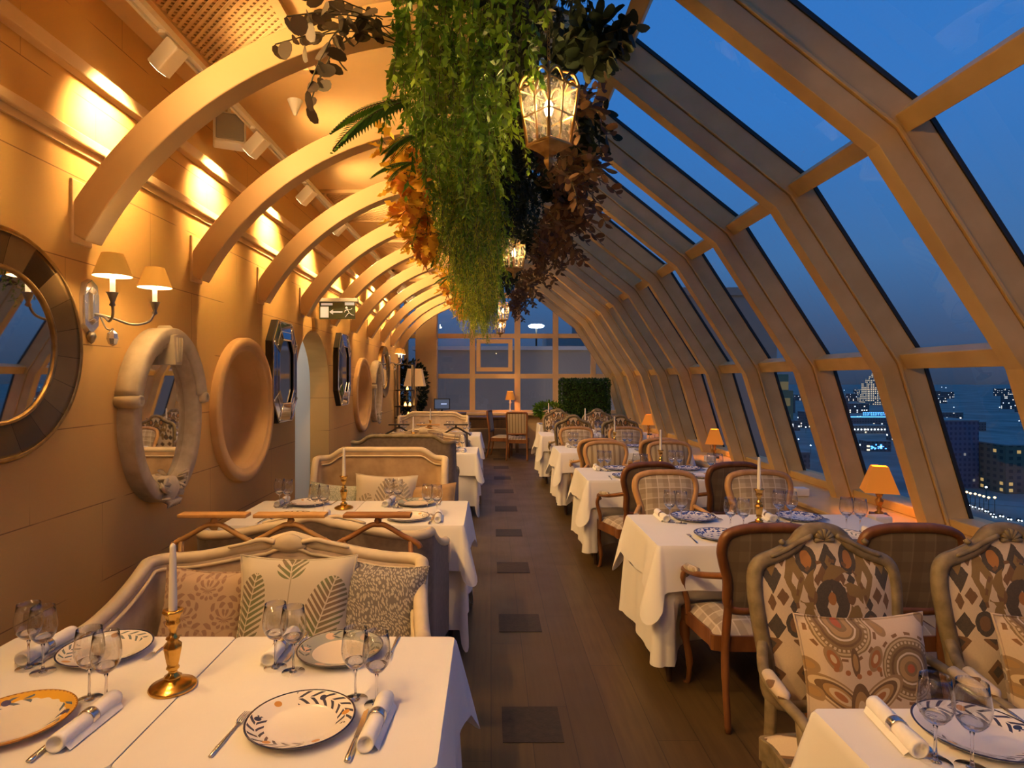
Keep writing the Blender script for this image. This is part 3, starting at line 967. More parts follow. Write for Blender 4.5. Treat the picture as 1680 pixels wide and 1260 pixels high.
# ---- pillows
def pillow(w, h, th, mat, name='cushion', pinch=.10):
    m = MB(); n = 14
    def pt(u, v, sg):
        a = 2*u-1; b = 2*v-1
        # sides draw in between the pointed corners
        X = a*w/2*(1 - pinch*(1-abs(b)**2.0)*abs(a)**3)
        Z = b*h/2*(1 - pinch*(1-abs(a)**2.0)*abs(b)**3)
        d = th/2*((1-a**4)*(1-b**4))**.55
        return Vector((X, sg*d, Z + h/2))
    m.grid(lambda u, v: pt(u, v, -1), n, n); m.grid(lambda u, v: pt(1-u, v, 1), n, n)
    per = [pt(i/n, 0, 0) for i in range(n)] + [pt(1, i/n, 0) for i in range(n)] + [pt(1-i/n, 1, 0) for i in range(n)] + [pt(0, 1-i/n, 0) for i in range(n)]
    o = m.build(name, M[mat])
    # piped seam
    MB().tube(per, .0045, 6, loop=True).build('piping', M[mat], o)
    # object origin sits at the pillow's bottom edge; pattern is centred on the middle
    for ob in (o, o.children[0]):
        for v in ob.data.vertices: v.co.z -= h/2
    return o
# ---- armchairs (local: faces -Y, back at +Y)
def chair_common(o, half, seatw, frame, padf, padb, tilt, arms=True, zs=.43, bulge=.05, fr=.021, leg='cab', carve=False, armfront=-.13, depth=.22):
    By = lambda z: .20 + (z-.46)*tilt
    out = closed_spline([(x, 0, z) for x, z in mirror(half)], 5)
    o2 = [(p.x, p.z) for p in out]
    F = lambda x, z, d: (x, By(z)-.012-d, z)
    Bk = lambda x, z, d: (x, By(z)+.012+d, z)
    inn = [(x*.945, .5*(half[0][1]+half[-1][1]) + (z-.5*(half[0][1]+half[-1][1]))*.94) for x, z in o2]
    up = Vector((0, 1, -tilt)).normalized()
    MB().sweep([(x, By(z), z) for x, z in o2], [(-fr, -fr*.9), (-fr*.4, -fr*1.25), (fr*.5, -fr*1.1), (fr, -fr*.5), (fr, fr*.6), (fr*.3, fr), (-fr*.8, fr*.9)], up, loop=True, smooth=True).build('back_frame', M[frame], o)
    m = MB(); m.dome(inn, F, .035, 6); m.build('backrest', M[padf], o)
    m = MB(); m.dome(inn, Bk, .014, 5); m.build('back_panel', M[padb], o)
    # seat
    sw = seatw
    so = closed_spline([(sw/2-.03, -depth, 0), (sw/2, -depth+.04, 0), (sw/2-.02, .10, 0), (sw/2-.05, .19, 0), (-sw/2+.05, .19, 0), (-sw/2+.02, .10, 0), (-sw/2, -depth+.04, 0), (-sw/2+.03, -depth, 0), (0, -depth-.02, 0)], 5)
    s2 = [(p.x, p.y) for p in so]
    MB().prism(s2, lambda x, y: (x, y, zs-.085), lambda x, y: (x, y, zs-.01)).build('seat_rail', M[frame], o, .006)
    m = MB(); m.dome([(x*.965, y*.965) for x, y in s2], lambda x, y, d: (x, y, zs-.012+d), bulge, 6); m.build('seat', M[padf], o)
    for s in (-1, 1):
        bx = half[2][0]; bz = half[2][1]
        MB().tube(bez([(s*(bx-.005), By(bz)+.004, bz+.03), (s*(bx+.005), .205, zs-.04), (s*(bx+.012), .225, .2), (s*(bx+.018), .27, 0)], 5), [.021]*5+[.020]*5+[.017]*5+[.014], 8).build('leg', M[frame], o)
        if leg == 'cab':
            MB().tube(bez([(s*(sw/2-.035), -depth+.02, zs-.04), (s*(sw/2-.018), -depth+.005, zs-.14), (s*(sw/2-.035), -depth+.03, .14), (s*(sw/2-.035), -depth+.02, .03), (s*(sw/2-.028), -depth+.005, 0)], 5), [.026]*4+[.028]*3+[.020]*5+[.014]*5+[.013]*3+[.020], 8).build('leg', M[frame], o)
        else:
            MB().tube([(s*(sw/2-.035), -depth+.02, zs-.04), (s*(sw/2-.035), -depth+.02, 0)], [.022, .013], 8).build('leg', M[frame], o)
        if arms:
            ax = sw/2+.012
            az = .665
            a = MB().tube(bez([(s*(half[3][0]+.004), By(.72)+.005, .725), (s*(ax), .10, .685), (s*(ax+.012), -.02, az), (s*(ax+.008), armfront+.03, az-.008), (s*ax, armfront, az-.032), (s*(ax-.004), armfront+.02, az-.05)], 5), .018, 8, ry=.016).build('arm', M[frame], o)
            MB().tube(bez([(s*(ax+.004), armfront+.035, az-.015), (s*(ax+.012), armfront+.0, .58), (s*(ax-.015), armfront-.0, .47), (s*(sw/2-.01), armfront-.005, zs-.03)], 5), .016, 8).build('support', M[frame], a)
            MB().tube([(s*(ax+.004), .075, az+.022), (s*(ax+.006), .06, az+.029), (s*(ax+.010), 0, az+.020), (s*(ax+.012), -.055, az+.016), (s*(ax+.010), -.07, az+.008)], [.006, .020, .024, .021, .006], 10, ry=[.006, .016, .018, .016, .006]).build('pad', M[padf], a)
    if carve:
        zt = half[-1][1]
        c = MB()
        for k in range(7):
            a_ = R(180*k/6)
            c.tube([(0, By(zt)-.028, zt-.035), (.035*math.cos(a_), By(zt)-.030, zt-.035+.040*math.sin(a_))], [.006, .009], 6)
        for s in (-1, 1):
            c.tube(bez([(s*.045, By(zt)-.026, zt-.02), (s*.10, By(zt-.03)-.026, zt-.045), (s*.155, By(zt-.06)-.026, zt-.075), (s*.20, By(zt-.1)-.026, zt-.09)], 4), [.011]*4+[.010]*4+[.008]*4+[.004], 6)
            c.lathe([(.001, -.012), (.010, -.006), (.013, .002), (.001, .012)], (s*.152, By(zt-.04)-.02, zt-.042), 8)
        c.build('carving', M[frame], o)
    return o
WOODHALF = [(0, .555), (.13, .555), (.178, .585), (.188, .70), (.214, .79), (.226, .855), (.205, .925), (.12, .955), (0, .96)]
CARVEHALF = [(0, .515), (.16, .51), (.225, .545), (.232, .66), (.250, .80), (.256, .92), (.235, .985), (.165, 1.015), (.105, 1.045), (.06, 1.09), (0, 1.105)]
def mk_plaid_walnut():
    return chair_common(thing('armchair', '', 'chair'), WOODHALF, .50, 'walnut', 'plaid', 'plaid_back', .17)
def mk_plaid_oak():
    return chair_common(thing('armchair', '', 'chair'), WOODHALF, .50, 'oak', 'plaid', 'plaid_back', .17)
def mk_stripe():
    return chair_common(thing('armchair', '', 'chair'), WOODHALF, .50, 'oak', 'stripe', 'tan_suede', .17)
def mk_carved():
    return chair_common(thing('carved_armchair', '', 'chair'), CARVEHALF, .58, 'grey_wood', 'ikat', 'ikat', .15, carve=True, fr=.022, bulge=.07, armfront=-.17, depth=.25)
SIDEHALF = [(0, .54), (.17, .54), (.195, .56), (.198, .70), (.205, .86), (.205, .93), (.19, .965), (.10, .97), (0, .97)]
def mk_side():
    return chair_common(thing('dining_chair', '', 'chair'), SIDEHALF, .45, 'walnut', 'stripe', 'stripe', .12, arms=False, leg='str')
CH_WAL, CH_OAK, CH_STR, CH_CARV, CH_SIDE = Maker(mk_plaid_walnut), Maker(mk_plaid_oak), Maker(mk_stripe), Maker(mk_carved), Maker(mk_side)

# ---- settees
def settee(style, w, fabric, frame, label, loc, rz, back='sofa_back'):
    o = thing('settee', label, 'sofa', loc, rz, None)
    hw = w/2; yb = .22; yf = -.27; rc = .09
    path = []   # x,y,ztop,nx,ny (outward normal)
    fl = .05 if style == 'camel' else .015
    def arm_z(t):
        if style == 'camel': return .70 + .155*t**1.6
        k = max(0, (t-.62)/.38); return .655 + .335*(k*k*(3-2*k))
    def back_z(x):
        u = abs(x)/hw
        if style == 'camel': return .855 + .07*(.5+.5*math.cos(PI*min(1, u*1.15))) + (.022*max(0, 1-(u/.16)**2))
        k = min(1, max(0, (.86-u)/.26)); return .99 + .07*(k*k*(3-2*k))
    for i in range(13):
        t = i/12; path.append((hw + fl*(1-t)**1.5, yf+(yb-rc-yf)*t, arm_z(t), 1, 0))
    for i in range(1, 7):
        a = R(90*i/7); path.append((hw-rc+rc*math.cos(a), yb-rc+rc*math.sin(a), arm_z(1)+(back_z(hw)-arm_z(1))*i/7, math.cos(a), math.sin(a)))
    for i in range(31):
        x = (hw-rc)*(1-2*i/30); path.append((x, yb, back_z(x), 0, 1))
    right = path[:19]
    path += [(-x, y, z, -nx, ny) for x, y, z, nx, ny in reversed(right)]
    n = len(path)-1
    def at(u):
        f = u*n; i = min(n-1, int(f)); t = f-i; a = path[i]; b = path[i+1]
        return [a[k]+(b[k]-a[k])*t for k in range(5)]
    def inner(u, v):
        x, y, z, nx, ny = at(u); zz = .40 + (z-.03-.40)*v
        d = -.022 - .022*math.sin(PI*v)**.7
        return Vector((x+nx*d, y+ny*d, zz))
    def outer(u, v):
        x, y, z, nx, ny = at(u); zz = .16 + (z-.015-.16)*v; d = .022
        return Vector((x+nx*d, y+ny*d, zz))
    MB().grid(inner, n, 10).build('back_upholstery', M[fabric], o)
    MB().grid(outer, n, 4).build('outer_back', M[back], o)
    MB().tube([(x, y, z-.012) for x, y, z, nx, ny in path], .030, 10, ry=.026, up=None).build('top_rail', M[frame], o)
    if style == 'camel':
        c = MB(); y = yb-.03
        sh = closed_spline([(-.075, 0, .905), (-.05, 0, .945), (0, 0, .962), (.05, 0, .945), (.075, 0, .905), (.045, 0, .885), (0, 0, .878), (-.045, 0, .885)], 4)
        c.dome([(p.x, p.z) for p in sh], lambda x, z, d: (x, y-.005-d, z), .016, 5)
        c.prism([(p.x, p.z) for p in sh], lambda x, z: (x, y-.006, z), lambda x, z: (x, y+.045, z))
        for s in (-1, 1):
            c.tube(bez([(s*.06, y-.006, .925), (s*.12, y-.006, .935), (s*.19, y-.006, .918), (s*.27, y-.005, .90)], 5), [.012]*5+[.011]*5+[.008]*5+[.004], 6)
        c.build('cartouche', M[frame], o)
        # beaded moulding below the rail
        MB().tube([(x-nx*.034, y_-ny*.034, z-.048) for x, y_, z, nx, ny in path], .008, 6).build('moulding', M[frame], o)
    else:
        MB().tube([(x-nx*.036, y_-ny*.036, z-.06) for x, y_, z, nx, ny in path[14:-14]], .007, 6).build('moulding', M[frame], o)
    for s in (-1, 1):
        MB().tube(bez([(s*(hw+fl), yf, .69 if style == 'camel' else .645), (s*(hw+fl+.01), yf-.01, .60), (s*(hw+fl-.012), yf+.005, .48), (s*(hw+fl-.01), yf, .26)], 5), .026, 8, ry=.022).build('arm_post', M[frame], o)
    MB().bb(-hw-.01, hw+.01, yf, yb-.005, .20, .30).build('seat_rail', M[frame], o, .01)
    MB().bb(-hw+.028, hw-.028, yf-.03, yb-.05, .30, .45).build('seat_cushion', M[fabric], o, .045, 4)
    for sx in (-1, 1):
        for y in (yf+.04, yb-.05):
            MB().lathe([(.014, 0), (.018, .02), (.016, .05), (.026, .17), (.028, .21)], (sx*(hw-.04), y, 0), 10).build('leg', M[frame], o)
    return o

# ---- slim wooden rails between the settees: bar on a ball, yoke, two posts
def rail_stand(mat, bw, label, loc):
    o = thing('divider_rail', label, 'divider rail', loc, 0, None)
    MB().bb(-bw/2, bw/2, -.035, .035, .985, 1.003).build('bar', M[mat], o, .004)
    MB().lathe([(.006, .948), (.014, .955), (.018, .966), (.013, .978), (.010, .986)], n=14).build('knob', M[mat], o)
    MB().tube(bez([(-.205, 0, .835), (-.19, 0, .858), (-.12, 0, .895), (-.04, 0, .942), (0, 0, .947), (.04, 0, .942), (.12, 0, .895), (.19, 0, .858), (.205, 0, .835)], 5), .015, 8, ry=.013).build('yoke', M[mat], o)
    for s in (-1, 1):
        MB().tube([(s*.160, 0, .885), (s*.160, 0, 0)], [.013, .012], 8).build('post', M[mat], o)
    MB().bb(-.19, .19, -.03, .03, 0, .03).build('foot', M[mat], o, .004)
    return o

# ---- wall mirrors (local: wall plane x=0, sticks out to +x)
def ellp(ry, rz, n=64, a0=0, a1=360): return [Vector((0, ry*math.cos(R(a0+(a1-a0)*k/n)), rz*math.sin(R(a0+(a1-a0)*k/n)))) for k in range(n)]
def round_mirror(label, loc):
    o = thing('round_mirror', label, 'mirror', loc)
    MB().lathe([(.445, 0), (.445, .05), (.43, .062), (.415, .055), (.31, .036), (.30, .03), (.30, 0)], (0, 0, 0), 80, axis='x').build('frame', M['brass_panels'], o)
    MB().lathe([(.452, .0), (.452, .055), (.444, .066), (.432, .066), (.426, .055)], n=80, axis='x').build('outer_rim', M['brass_old'], o)
    MB().lathe([(.310, .036), (.307, .050), (.300, .053), (.293, .046), (.291, .02)], n=80, axis='x').build('inner_rim', M['brass_old'], o)
    MB().lathe([(.0005, .038), (.292, .038)], n=64, axis='x').build('glass', M['mirror'], o)
    return o
def stone_mirror(label, loc):
    o = thing('oval_mirror', label, 'mirror', loc)
    ry, rz = .365, .475
    m = MB()
    for k0, k1, x in ((1.0, .70, .07),):
        prof = [(1.0, 0), (1.0, .08), (.985, .09), (.80, .087), (.785, .070), (.72, .058), (.705, .03)]
        rings = []
        for s_, x in prof:
            rings.append([Vector((x, ry*s_*math.cos(2*PI*k/72), rz*(1-(1-s_)*.78)*math.sin(2*PI*k/72))) for k in range(72)])
        m.rings(rings, True, False)
    m.build('frame', M['stone'], o)
    # hood over the upper half with scrolled ends
    h = MB(); pts = [Vector((.0, (ry+.005)*math.cos(R(t)), (rz+.005)*math.sin(R(t)))) for t in [16 + 148*k/40 for k in range(41)]]
    h.sweep(pts, [(-.03, .0), (.052, .0), (.056, .09), (.050, .104), (-.02, .118), (-.03, .108)], (1, 0, 0), smooth=True)
    for s in (-1, 1):
        h.lathe([(.001, .0), (.035, 0), (.038, .1), (.030, .125), (.018, .128), (.016, .116), (.001, .118)], (0, s*(ry*math.cos(R(14))+.006), rz*math.sin(R(13))), 18, axis='x')
    h.lathe([(.001, .02), (.03, .02), (.03, .08), (.001, .11)], (0, 0, rz+.02), 12, axis='x')
    h.build('hood', M['stone_light'], o)
    k = MB().prism([(-.036, .30), (.036, .30), (.055, .465), (.0, .475), (-.055, .465)], lambda y, z: (.02, y, z), lambda y, z: (.132, y, z))
    for q in (-.022, 0, .022): k.tube([(.134, q*.8, .315), (.134, q*1.2, .455)], .007, 6)
    k.build('keystone', M['stone_light'], o, .005)
    MB().prism([(ry*.73*math.cos(2*PI*k_/64), rz*.79*math.sin(2*PI*k_/64)) for k_ in range(64)], lambda y, z: (.02, y, z), lambda y, z: (.034, y, z)).build('glass', M['mirror'], o)
    c = MB()
    sh = closed_spline([(-.085, -.40, 0), (-.06, -.345, 0), (0, -.33, 0), (.06, -.345, 0), (.085, -.40, 0), (.05, -.455, 0), (0, -.475, 0), (-.05, -.455, 0)], 4)
    c.dome([(p.x, p.y) for p in sh], lambda y, z, d: (.085+d, y, z), .03, 5); c.prism([(p.x, p.y) for p in sh], lambda y, z: (.03, y, z), lambda y, z: (.086, y, z))
    rnd = random.Random(3)
    for s in (-1, 1):
        for q in range(9):
            a_ = R(200 + 20*q*.9); yy = s*(.09 + .035*rnd.random() - .010*q*.6); zz = -.35 - .013*q + .02*rnd.random()
            c.tube([(.07, yy, zz), (.115, yy+s*.018*rnd.uniform(-.5, 1.2), zz+rnd.uniform(-.03, .03)), (.10, yy+s*.04*rnd.random(), zz+rnd.uniform(-.05, .03))], [.012, .017, .004], 6, ry=[.009, .010, .003])
    for q in range(7):
        yy = -.05+.1*q/6; c.tube([(.07, yy, -.46), (.11, yy*1.1, -.475), (.10, yy*1.3, -.50)], [.012, .016, .004], 6)
    c.build('cartouche', M['stone_light'], o)
    return o
def venetian_mirror(label, loc):
    o = thing('octagonal_mirror', label, 'mirror', loc)
    def octo(hy, hz, c, x): return [Vector(p) for p in ((x, -hy+c, -hz), (x, hy-c, -hz), (x, hy, -hz+c*1.4), (x, hy, hz-c*1.4), (x, hy-c, hz), (x, -hy+c, hz), (x, -hy, hz-c*1.4), (x, -hy, -hz+c*1.4))]
    A = octo(.30, .44, .13, .02); B = octo(.30, .44, .13, .065); Ci = octo(.195, .285, .085, .085)
    b = MB(); b.rings([octo(.31, .45, .135, 0), octo(.31, .45, .135, .055)], smooth=False); b.build('backing', M['dark_metal'], o)
    for k in range(8):
        q = (k+1) % 8
        v = [B[k], B[q], Ci[q], Ci[k]]
        MB().prism(list(range(4)), lambda i: v[i] - Vector((.012, 0, 0)), lambda i: v[i]).build('bevelled_panel', M['mirror_dark'], o, .006) if False else \
            MB().add([p - Vector((.014, 0, 0)) for p in v] + v, [(3, 2, 1, 0), (4, 5, 6, 7), (0, 1, 5, 4), (1, 2, 6, 5), (2, 3, 7, 6), (3, 0, 4, 7)]).build('bevelled_panel', M['mirror_dark'], o, .005)
        mid = B[k]
        MB().lathe([(.001, .0), (.014, 0), (.012, .012), (.001, .016)], tuple(B[k]*.96 + Vector((0.004, 0, 0))), 10, axis='x').build('rosette', M['silver'], o)
    MB().add(octo(.19, .28, .083, .062), [tuple(range(8))]).build('glass', M['mirror_dark'], o)
    for k in range(8):
        MB().tube([B[k] + Vector((.002, 0, 0)), Ci[k] + Vector((.002, 0, 0))], .005, 6).build('silver_strip', M['silver'], o)
    MB().tube([p + Vector((.002, 0, 0)) for p in B], .006, 6, loop=True, smooth=False).build('outer_frame', M['silver'], o)
    MB().tube([p*1 for p in octo(.245, .352, .107, .077)], .003, 6, loop=True, smooth=False).build('silver_line', M['silver'], o)
    fr = octo(.193, .283, .084, .078); MB().tube(fr, .008, 6, loop=True, smooth=False).build('inner_frame', M['silver'], o)
    return o

# ---- wall sconce with two shaded candles
def sconce(label, loc, power=1.0):
    o = thing('wall_sconce', label, 'wall lamp', loc)
    b = MB().prism([(-.055, -.09), (0, -.135), (.055, -.09), (.06, .05), (.045, .11), (0, .135), (-.045, .11), (-.06, .05)], lambda y, z: (0, y, z), lambda y, z: (.025, y*.9, z*.95))
    b.prism([(-.03, -.07), (0, -.09), (.03, -.07), (.03, .07), (0, .10), (-.03, .07)], lambda y, z: (.024, y, z), lambda y, z: (.045, y*.7, z*.8))
    b.build('backplate', M['crystal'], o, .004)
    MB().lathe([(.001, -.175), (.012, -.165), (.022, -.14), (.016, -.12), (.001, -.115)], (.02, 0, 0), 10).build('finial', M['pewter'], o)
    for s in (-1, 1):
        arm = MB().tube(bez([(.03, 0, -.03), (.10, s*.03, -.05), (.16, s*.09, -.075), (.21, s*.145, -.055), (.225, s*.17, .0)], 6), .006, 8).build('arm', M['pewter'], o)
        MB().lathe([(.004, -.02), (.014, -.012), (.008, 0), (.012, .012), (.022, .04), (.026, .044), (.012, .046)], (.225, s*.17, .0), 16).build('cup', M['pewter'], arm)
        MB().lathe([(.011, .045), (.011, .135)], (.225, s*.17, 0), 12, caps=True).build('candle_sleeve', M['candle_sleeve'], arm)
        MB().lathe([(.079, .115), (.044, .215)], (.225, s*.17, 0), 28).build('shade', M['shade_linen'], arm)
        MB().lathe([(.077, .116), (.043, .213)], (.225, s*.17, 0), 28).build('shade_lining', M['shade_inner'], arm)
        MB().lathe([(.001, .136), (.008, .14), (.012, .155), (.006, .175), (.001, .18)], (.225, s*.17, 0), 10).build('bulb', M['bulb'], arm)
        lamp('POINT', 'bulb_light', (.225, s*.17, .13), W_SCONCE*power, WARM, arm, .02)
    MB().tube(bez([(.06, 0, -.04), (.09, 0, -.10), (.12, 0, -.11)], 5), .004, 6).build('hook', M['pewter'], o)
    MB().lathe([(.001, -.185), (.018, -.175), (.026, -.15), (.022, -.125), (.008, -.112), (.004, -.10)], (.12, 0, 0), 8, smooth=False).build('crystal_drop', M['crystal'], o)
    return o

# ---- hanging lantern
def lantern(label, loc, top):
    o = thing('hanging_lantern', label, 'lantern', loc, R(40))
    W0, W1, zt, zb = .086, .062, .115, -.115
    fr = MB()
    cs = [(1, 1), (-1, 1), (-1, -1), (1, -1)]
    for sx, sy in cs:
        fr.tube([(sx*W1, sy*W1, zb), (sx*W0, sy*W0, zt), (sx*W0*.92, sy*W0*.92, zt+.035), (sx*W0*.70, sy*W0*.70, zt+.065), (sx*.03, sy*.03, zt+.072)], .0065, 6)
    def hoop(z, w, r): fr.tube([(sx*w, sy*w, z) for sx, sy in cs], r, 6, loop=True, smooth=False)
    hoop(zb, W1, .008); hoop(zt, W0, .005); hoop(-.0, (W0+W1)/2, .004)
    for (ax, ay), (bx, by) in zip(cs, cs[1:]+cs[:1]):
        fr.tube([((ax+bx)/2*W1, (ay+by)/2*W1, zb), ((ax+bx)/2*W0, (ay+by)/2*W0, zt), ((ax+bx)/2*W0*.9, (ay+by)/2*W0*.9, zt+.03), ((ax+bx)/2*.06, (ay+by)/2*.06, zt+.07)], .004, 6)
    fr.build('frame', M['brass_old'], o)
    cr = MB()
    for (ax, ay), (bx, by) in zip(cs, cs[1:]+cs[:1]):
        for h in (0, .5):
            p0 = Vector((ax, ay, 0))*(1-h) + Vector((bx, by, 0))*h; p1 = Vector((ax, ay, 0))*(.5-h) + Vector((bx, by, 0))*(.5+h)
            pts = []
            for k in range(9):
                t = k/8; q = (p0*(1-t)+p1*t)*W0*1.03; pts.append((q.x, q.y, zt + .045*math.sin(PI*t)))
            cr.tube(pts, .006, 6)
            for k in range(0, 9, 2): cr.lathe([(.001, -.005), (.005, 0), (.001, .005)], pts[k], 6)
    cr.build('crown', M['brass_old'], o)
    MB().lathe([(W1*1.414, zb), (W1*1.42, zb-.008), (.04, zb-.032), (.022, zb-.045), (.016, zb-.052), (.020, zb-.062), (.018, zb-.075), (.008, zb-.095), (.001, zb-.102)], n=4, smooth=False).build('base', M['brass_old'], o).rotation_euler.z = R(45)
    g = MB()
    for (ax, ay), (bx, by) in zip(cs, cs[1:]+cs[:1]):
        g.add([(ax*W1, ay*W1, zb), (bx*W1, by*W1, zb), (bx*W0, by*W0, zt), (ax*W0, ay*W0, zt)], [(0, 1, 2, 3)])
    g.build('panes', M['lantern_glass'], o, fixn=False)
    MB().lathe([(.009, -.09), (.009, 0), (.012, .0)], n=10).build('candle_sleeve', M['wax'], o)
    MB().lathe([(.001, .0), (.012, .008), (.019, .03), (.016, .05), (.006, .072), (.001, .078)], n=12).build('bulb', M['bulb'], o)
    lamp('POINT', 'bulb_light', (0, 0, .035), W_LANTERN, WARM, o, .03)
    ch = MB(); z = zt+.072; k = 0
    while z < top - loc[2]:
        d = .018; a = (.007, 0, 0) if k % 2 else (0, .007, 0)
        ch.tube([Vector(a)*math.cos(t) + Vector((0, 0, z + .011 + .013*math.sin(t))) for t in [2*PI*q/8 for q in range(8)]], .0022, 5, loop=True)
        z += d; k += 1
    ch.build('chain', M['brass_old'], o)
    return o

# ---- small lamp on the sill
def sill_lamp(label, loc, rz=0, s=1.0, power=1.0, square=True):
    o = thing('table_lamp', label, 'lamp', loc, rz); o.scale = (s, s, s)
    MB().bb(-.062, .062, -.062, .062, 0, .022).build('base', M['black'], o, .005)
    MB().lathe([(.030, .022), (.034, .03), (.014, .045), (.020, .06), (.012, .075), (.028, .105), (.031, .125), (.014, .145), (.020, .155), (.030, .18), (.026, .20), (.010, .21), (.008, .235)], n=20).build('stem', M['brass_old'], o)
    r0, r1, z0, z1 = .165, .075, .195, .395
    MB().lathe([(r0, z0), (r1, z1)], n=4, smooth=False).build('shade', M['shade_orange'], o).rotation_euler.z = R(45)
    MB().lathe([(r0*.985, z0+.001), (r1*.985, z1-.001)], n=4, smooth=False).build('shade_lining', M['shade_orange'], o).rotation_euler.z = R(45)
    MB().lathe([(.001, .235), (.014, .245), (.018, .27), (.001, .295)], n=12).build('bulb', M['bulb'], o)
    lamp('POINT', 'bulb_light', (0, 0, .30), W_SILL_LAMP*power, (1, .44, .07), o, .02)
    return o

# ---- track spotlight: head hung below the rail; one beam washes the wall, one the tables
def track_spot(y, label, aim_y):
    o = thing('track_spotlight', label, 'spotlight', (-1.55, y, 3.27), 0, 'spotlights on the ceiling track')
    tgt = Vector((WX, aim_y, 2.86)); d = (tgt - Vector((-1.55, y, 3.195))).normalized()
    q = d.to_track_quat('-Z', 'Y').to_matrix()
    h = MB(); h.M = Matrix.Translation((0, 0, -.075)) @ q.to_4x4()
    h.box(0, 0, .0, .085, .085, .15); h.build('head', M['white_plastic'], o, .006)
    l = MB(); l.M = Matrix.Translation((0, 0, -.075)) @ q.to_4x4(); l.box(0, 0, -.0755, .06, .06, .003); l.build('lens', M['bulb_face'], o)
    MB().tube([(0, 0, .02), (0, 0, -.03)], .010, 8).build('arm', M['white_plastic'], o)
    MB().bb(-.018, .018, -.06, .06, .012, .03).build('adapter', M['white_plastic'], o)
    p = Vector((0, 0, -.075)) + d*.09
    lamp('SPOT', 'wall_beam', p, W_WALLSPOT, WARM, o, .05, p + d, 96, 1.0)
    lamp('SPOT', 'table_beam', (.07, 0, -.13), W_TABLESPOT, WARM, o, .05, Vector((1.6, 0, -2.2)), 120, .8)
    lamp('SPOT', 'ceiling_beam', (.06, .06, -.10), W_FILLBEAM, WARM, o, .06, Vector((.06+.85, .06+.55, -.26)), 150, 1.0)  # added fill that lifts arches, ceiling and greenery; no such real beam
    return o
shade_ = P('bulb_face', (1, .9, .7), .5, emit=(1, .8, .45), estr=12.0); M['bulb_face'] = shade_.m
# ================================================================== PLACEMENT
TZ = .76
ORD = ['closest', 'second', 'third', 'fourth', 'fifth']
def setting(x, y, rz, plate, where, glasses=True, nap=True, cut=True, jit=None):
    """diner looks along +y for rz=0; x,y = plate centre"""
    rnd = jit or random.Random(int(x*1000)+int(y*777))
    c, s = math.cos(rz), math.sin(rz)
    def at(dx, dy, dz=0): return (x + dx*c - dy*s, y + dx*s + dy*c, TZ + dz)
    desc = {'blue_vine': 'white dinner plate with dark blue leaf sprays', 'peach_spray': 'white dinner plate with grey-blue and peach sprays', 'yellow_rim': 'white dinner plate with wide yellow rim',
            'green_rim': 'white dinner plate with grey-green flowered rim', 'blue_willow': 'white dinner plate with dense blue print'}[plate]
    PL[plate].place(at(0, 0), rz + rnd.uniform(-.3, .3), '%s, %s' % (desc, where), 'dinner plates on the tables')
    if nap: NAPKIN.place(at(.195, -.02), rz + rnd.uniform(-.12, .06), 'white rolled napkin in silver ring, %s' % where, 'rolled napkins on the tables')
    if cut:
        FORK.place(at(-.165, -.04), rz + rnd.uniform(-.1, .0), 'silver fork beside plate, %s' % where, 'forks on the tables')
        KNIFE.place(at(.155, -.045), rz + rnd.uniform(-.06, .02), 'silver knife between plate and napkin, %s' % where, 'knives on the tables')
    if glasses:
        GLASS.place(at(.112, .125), 0, 'empty wine glass nearer the plate, %s' % where, 'wine glasses on the tables')
        GLASS.place(at(.176, .098), 0, 'empty wine glass nearer the napkin, %s' % where, 'wine glasses on the tables')

# ---------------- wall-side row: pairs of tables pushed together
LT = [(1.40, 2.10), (3.71, 4.45), (7.30, 8.0), (9.5, 10.26)]
XL0, XLS, XL1 = -1.626, -.876, -.13
for i, (a, b) in enumerate(LT):
    nm = ORD[i]
    dx = -.04 if i else 0
    s1 = XLS + dx; r1 = XL1 + dx; l0 = XL0 + dx*.5
    table(l0+.004, s1-.004, a+.004, b-.004, 'dining table under white cloth, wall half of the %s wall-side pair' % nm)
    table(s1+.004, r1-.004, a+.004, b-.004, 'dining table under white cloth, aisle half of the %s wall-side pair' % nm)
    seat = 'wall-side' 
    cloth('tablecloth', l0, s1-.0025, a, b, TZ-.007, (.62, .015, .62, .62), 'long white cloth on wall half of %s wall-side table pair' % nm, seed=i, flare=.03, cf=.03)
    cloth('tablecloth', s1+.0025, r1, a, b, TZ-.007, (.015, .62, .62, .62), 'long white cloth on aisle half of %s wall-side table pair' % nm, seed=i+10, flare=.03, cf=.03)
    cloth('overlay_cloth', l0-.006, s1-.002, a-.006, b+.006, TZ, (.26, .012, .26, .26), 'short white top cloth, wall half of the %s wall-side table pair' % nm, seed=i+20, flare=.05)
    cloth('overlay_cloth', s1+.002, r1+.006, a-.006, b+.006, TZ, (.012, .26, .26, .26), 'short white top cloth, aisle half of the %s wall-side table pair' % nm, seed=i+30, flare=.05, cf=.07, cl=1.35)
    pls = [('yellow_rim', 'blue_vine', 'peach_spray', 'green_rim'), ('blue_vine', 'peach_spray', 'blue_vine', 'green_rim'), ('blue_vine',)*4, ('peach_spray',)*4][i]
    yn = a + .165; yf = b - .125
    for j, (x, y, rz, pos) in enumerate(((-1.225, yn, 0, 'near wall seat'), (-.487, yn, 0, 'near aisle seat'), (-1.247, yf, PI, 'far wall seat'), (-.487, yf, PI, 'far aisle seat'))):
        setting(x+dx, y, rz, pls[j], '%s, %s wall-side table pair' % (pos, nm), cut=(i < 2))
    CANDLE.place((-.915 + dx*1.6 - (.0 if i != 1 else .03), [1.755, 4.19, 7.7, 9.9][i], TZ), .3*i, 'brass candlestick with white candle on the %s wall-side table pair' % nm, 'brass candlesticks on the tables')

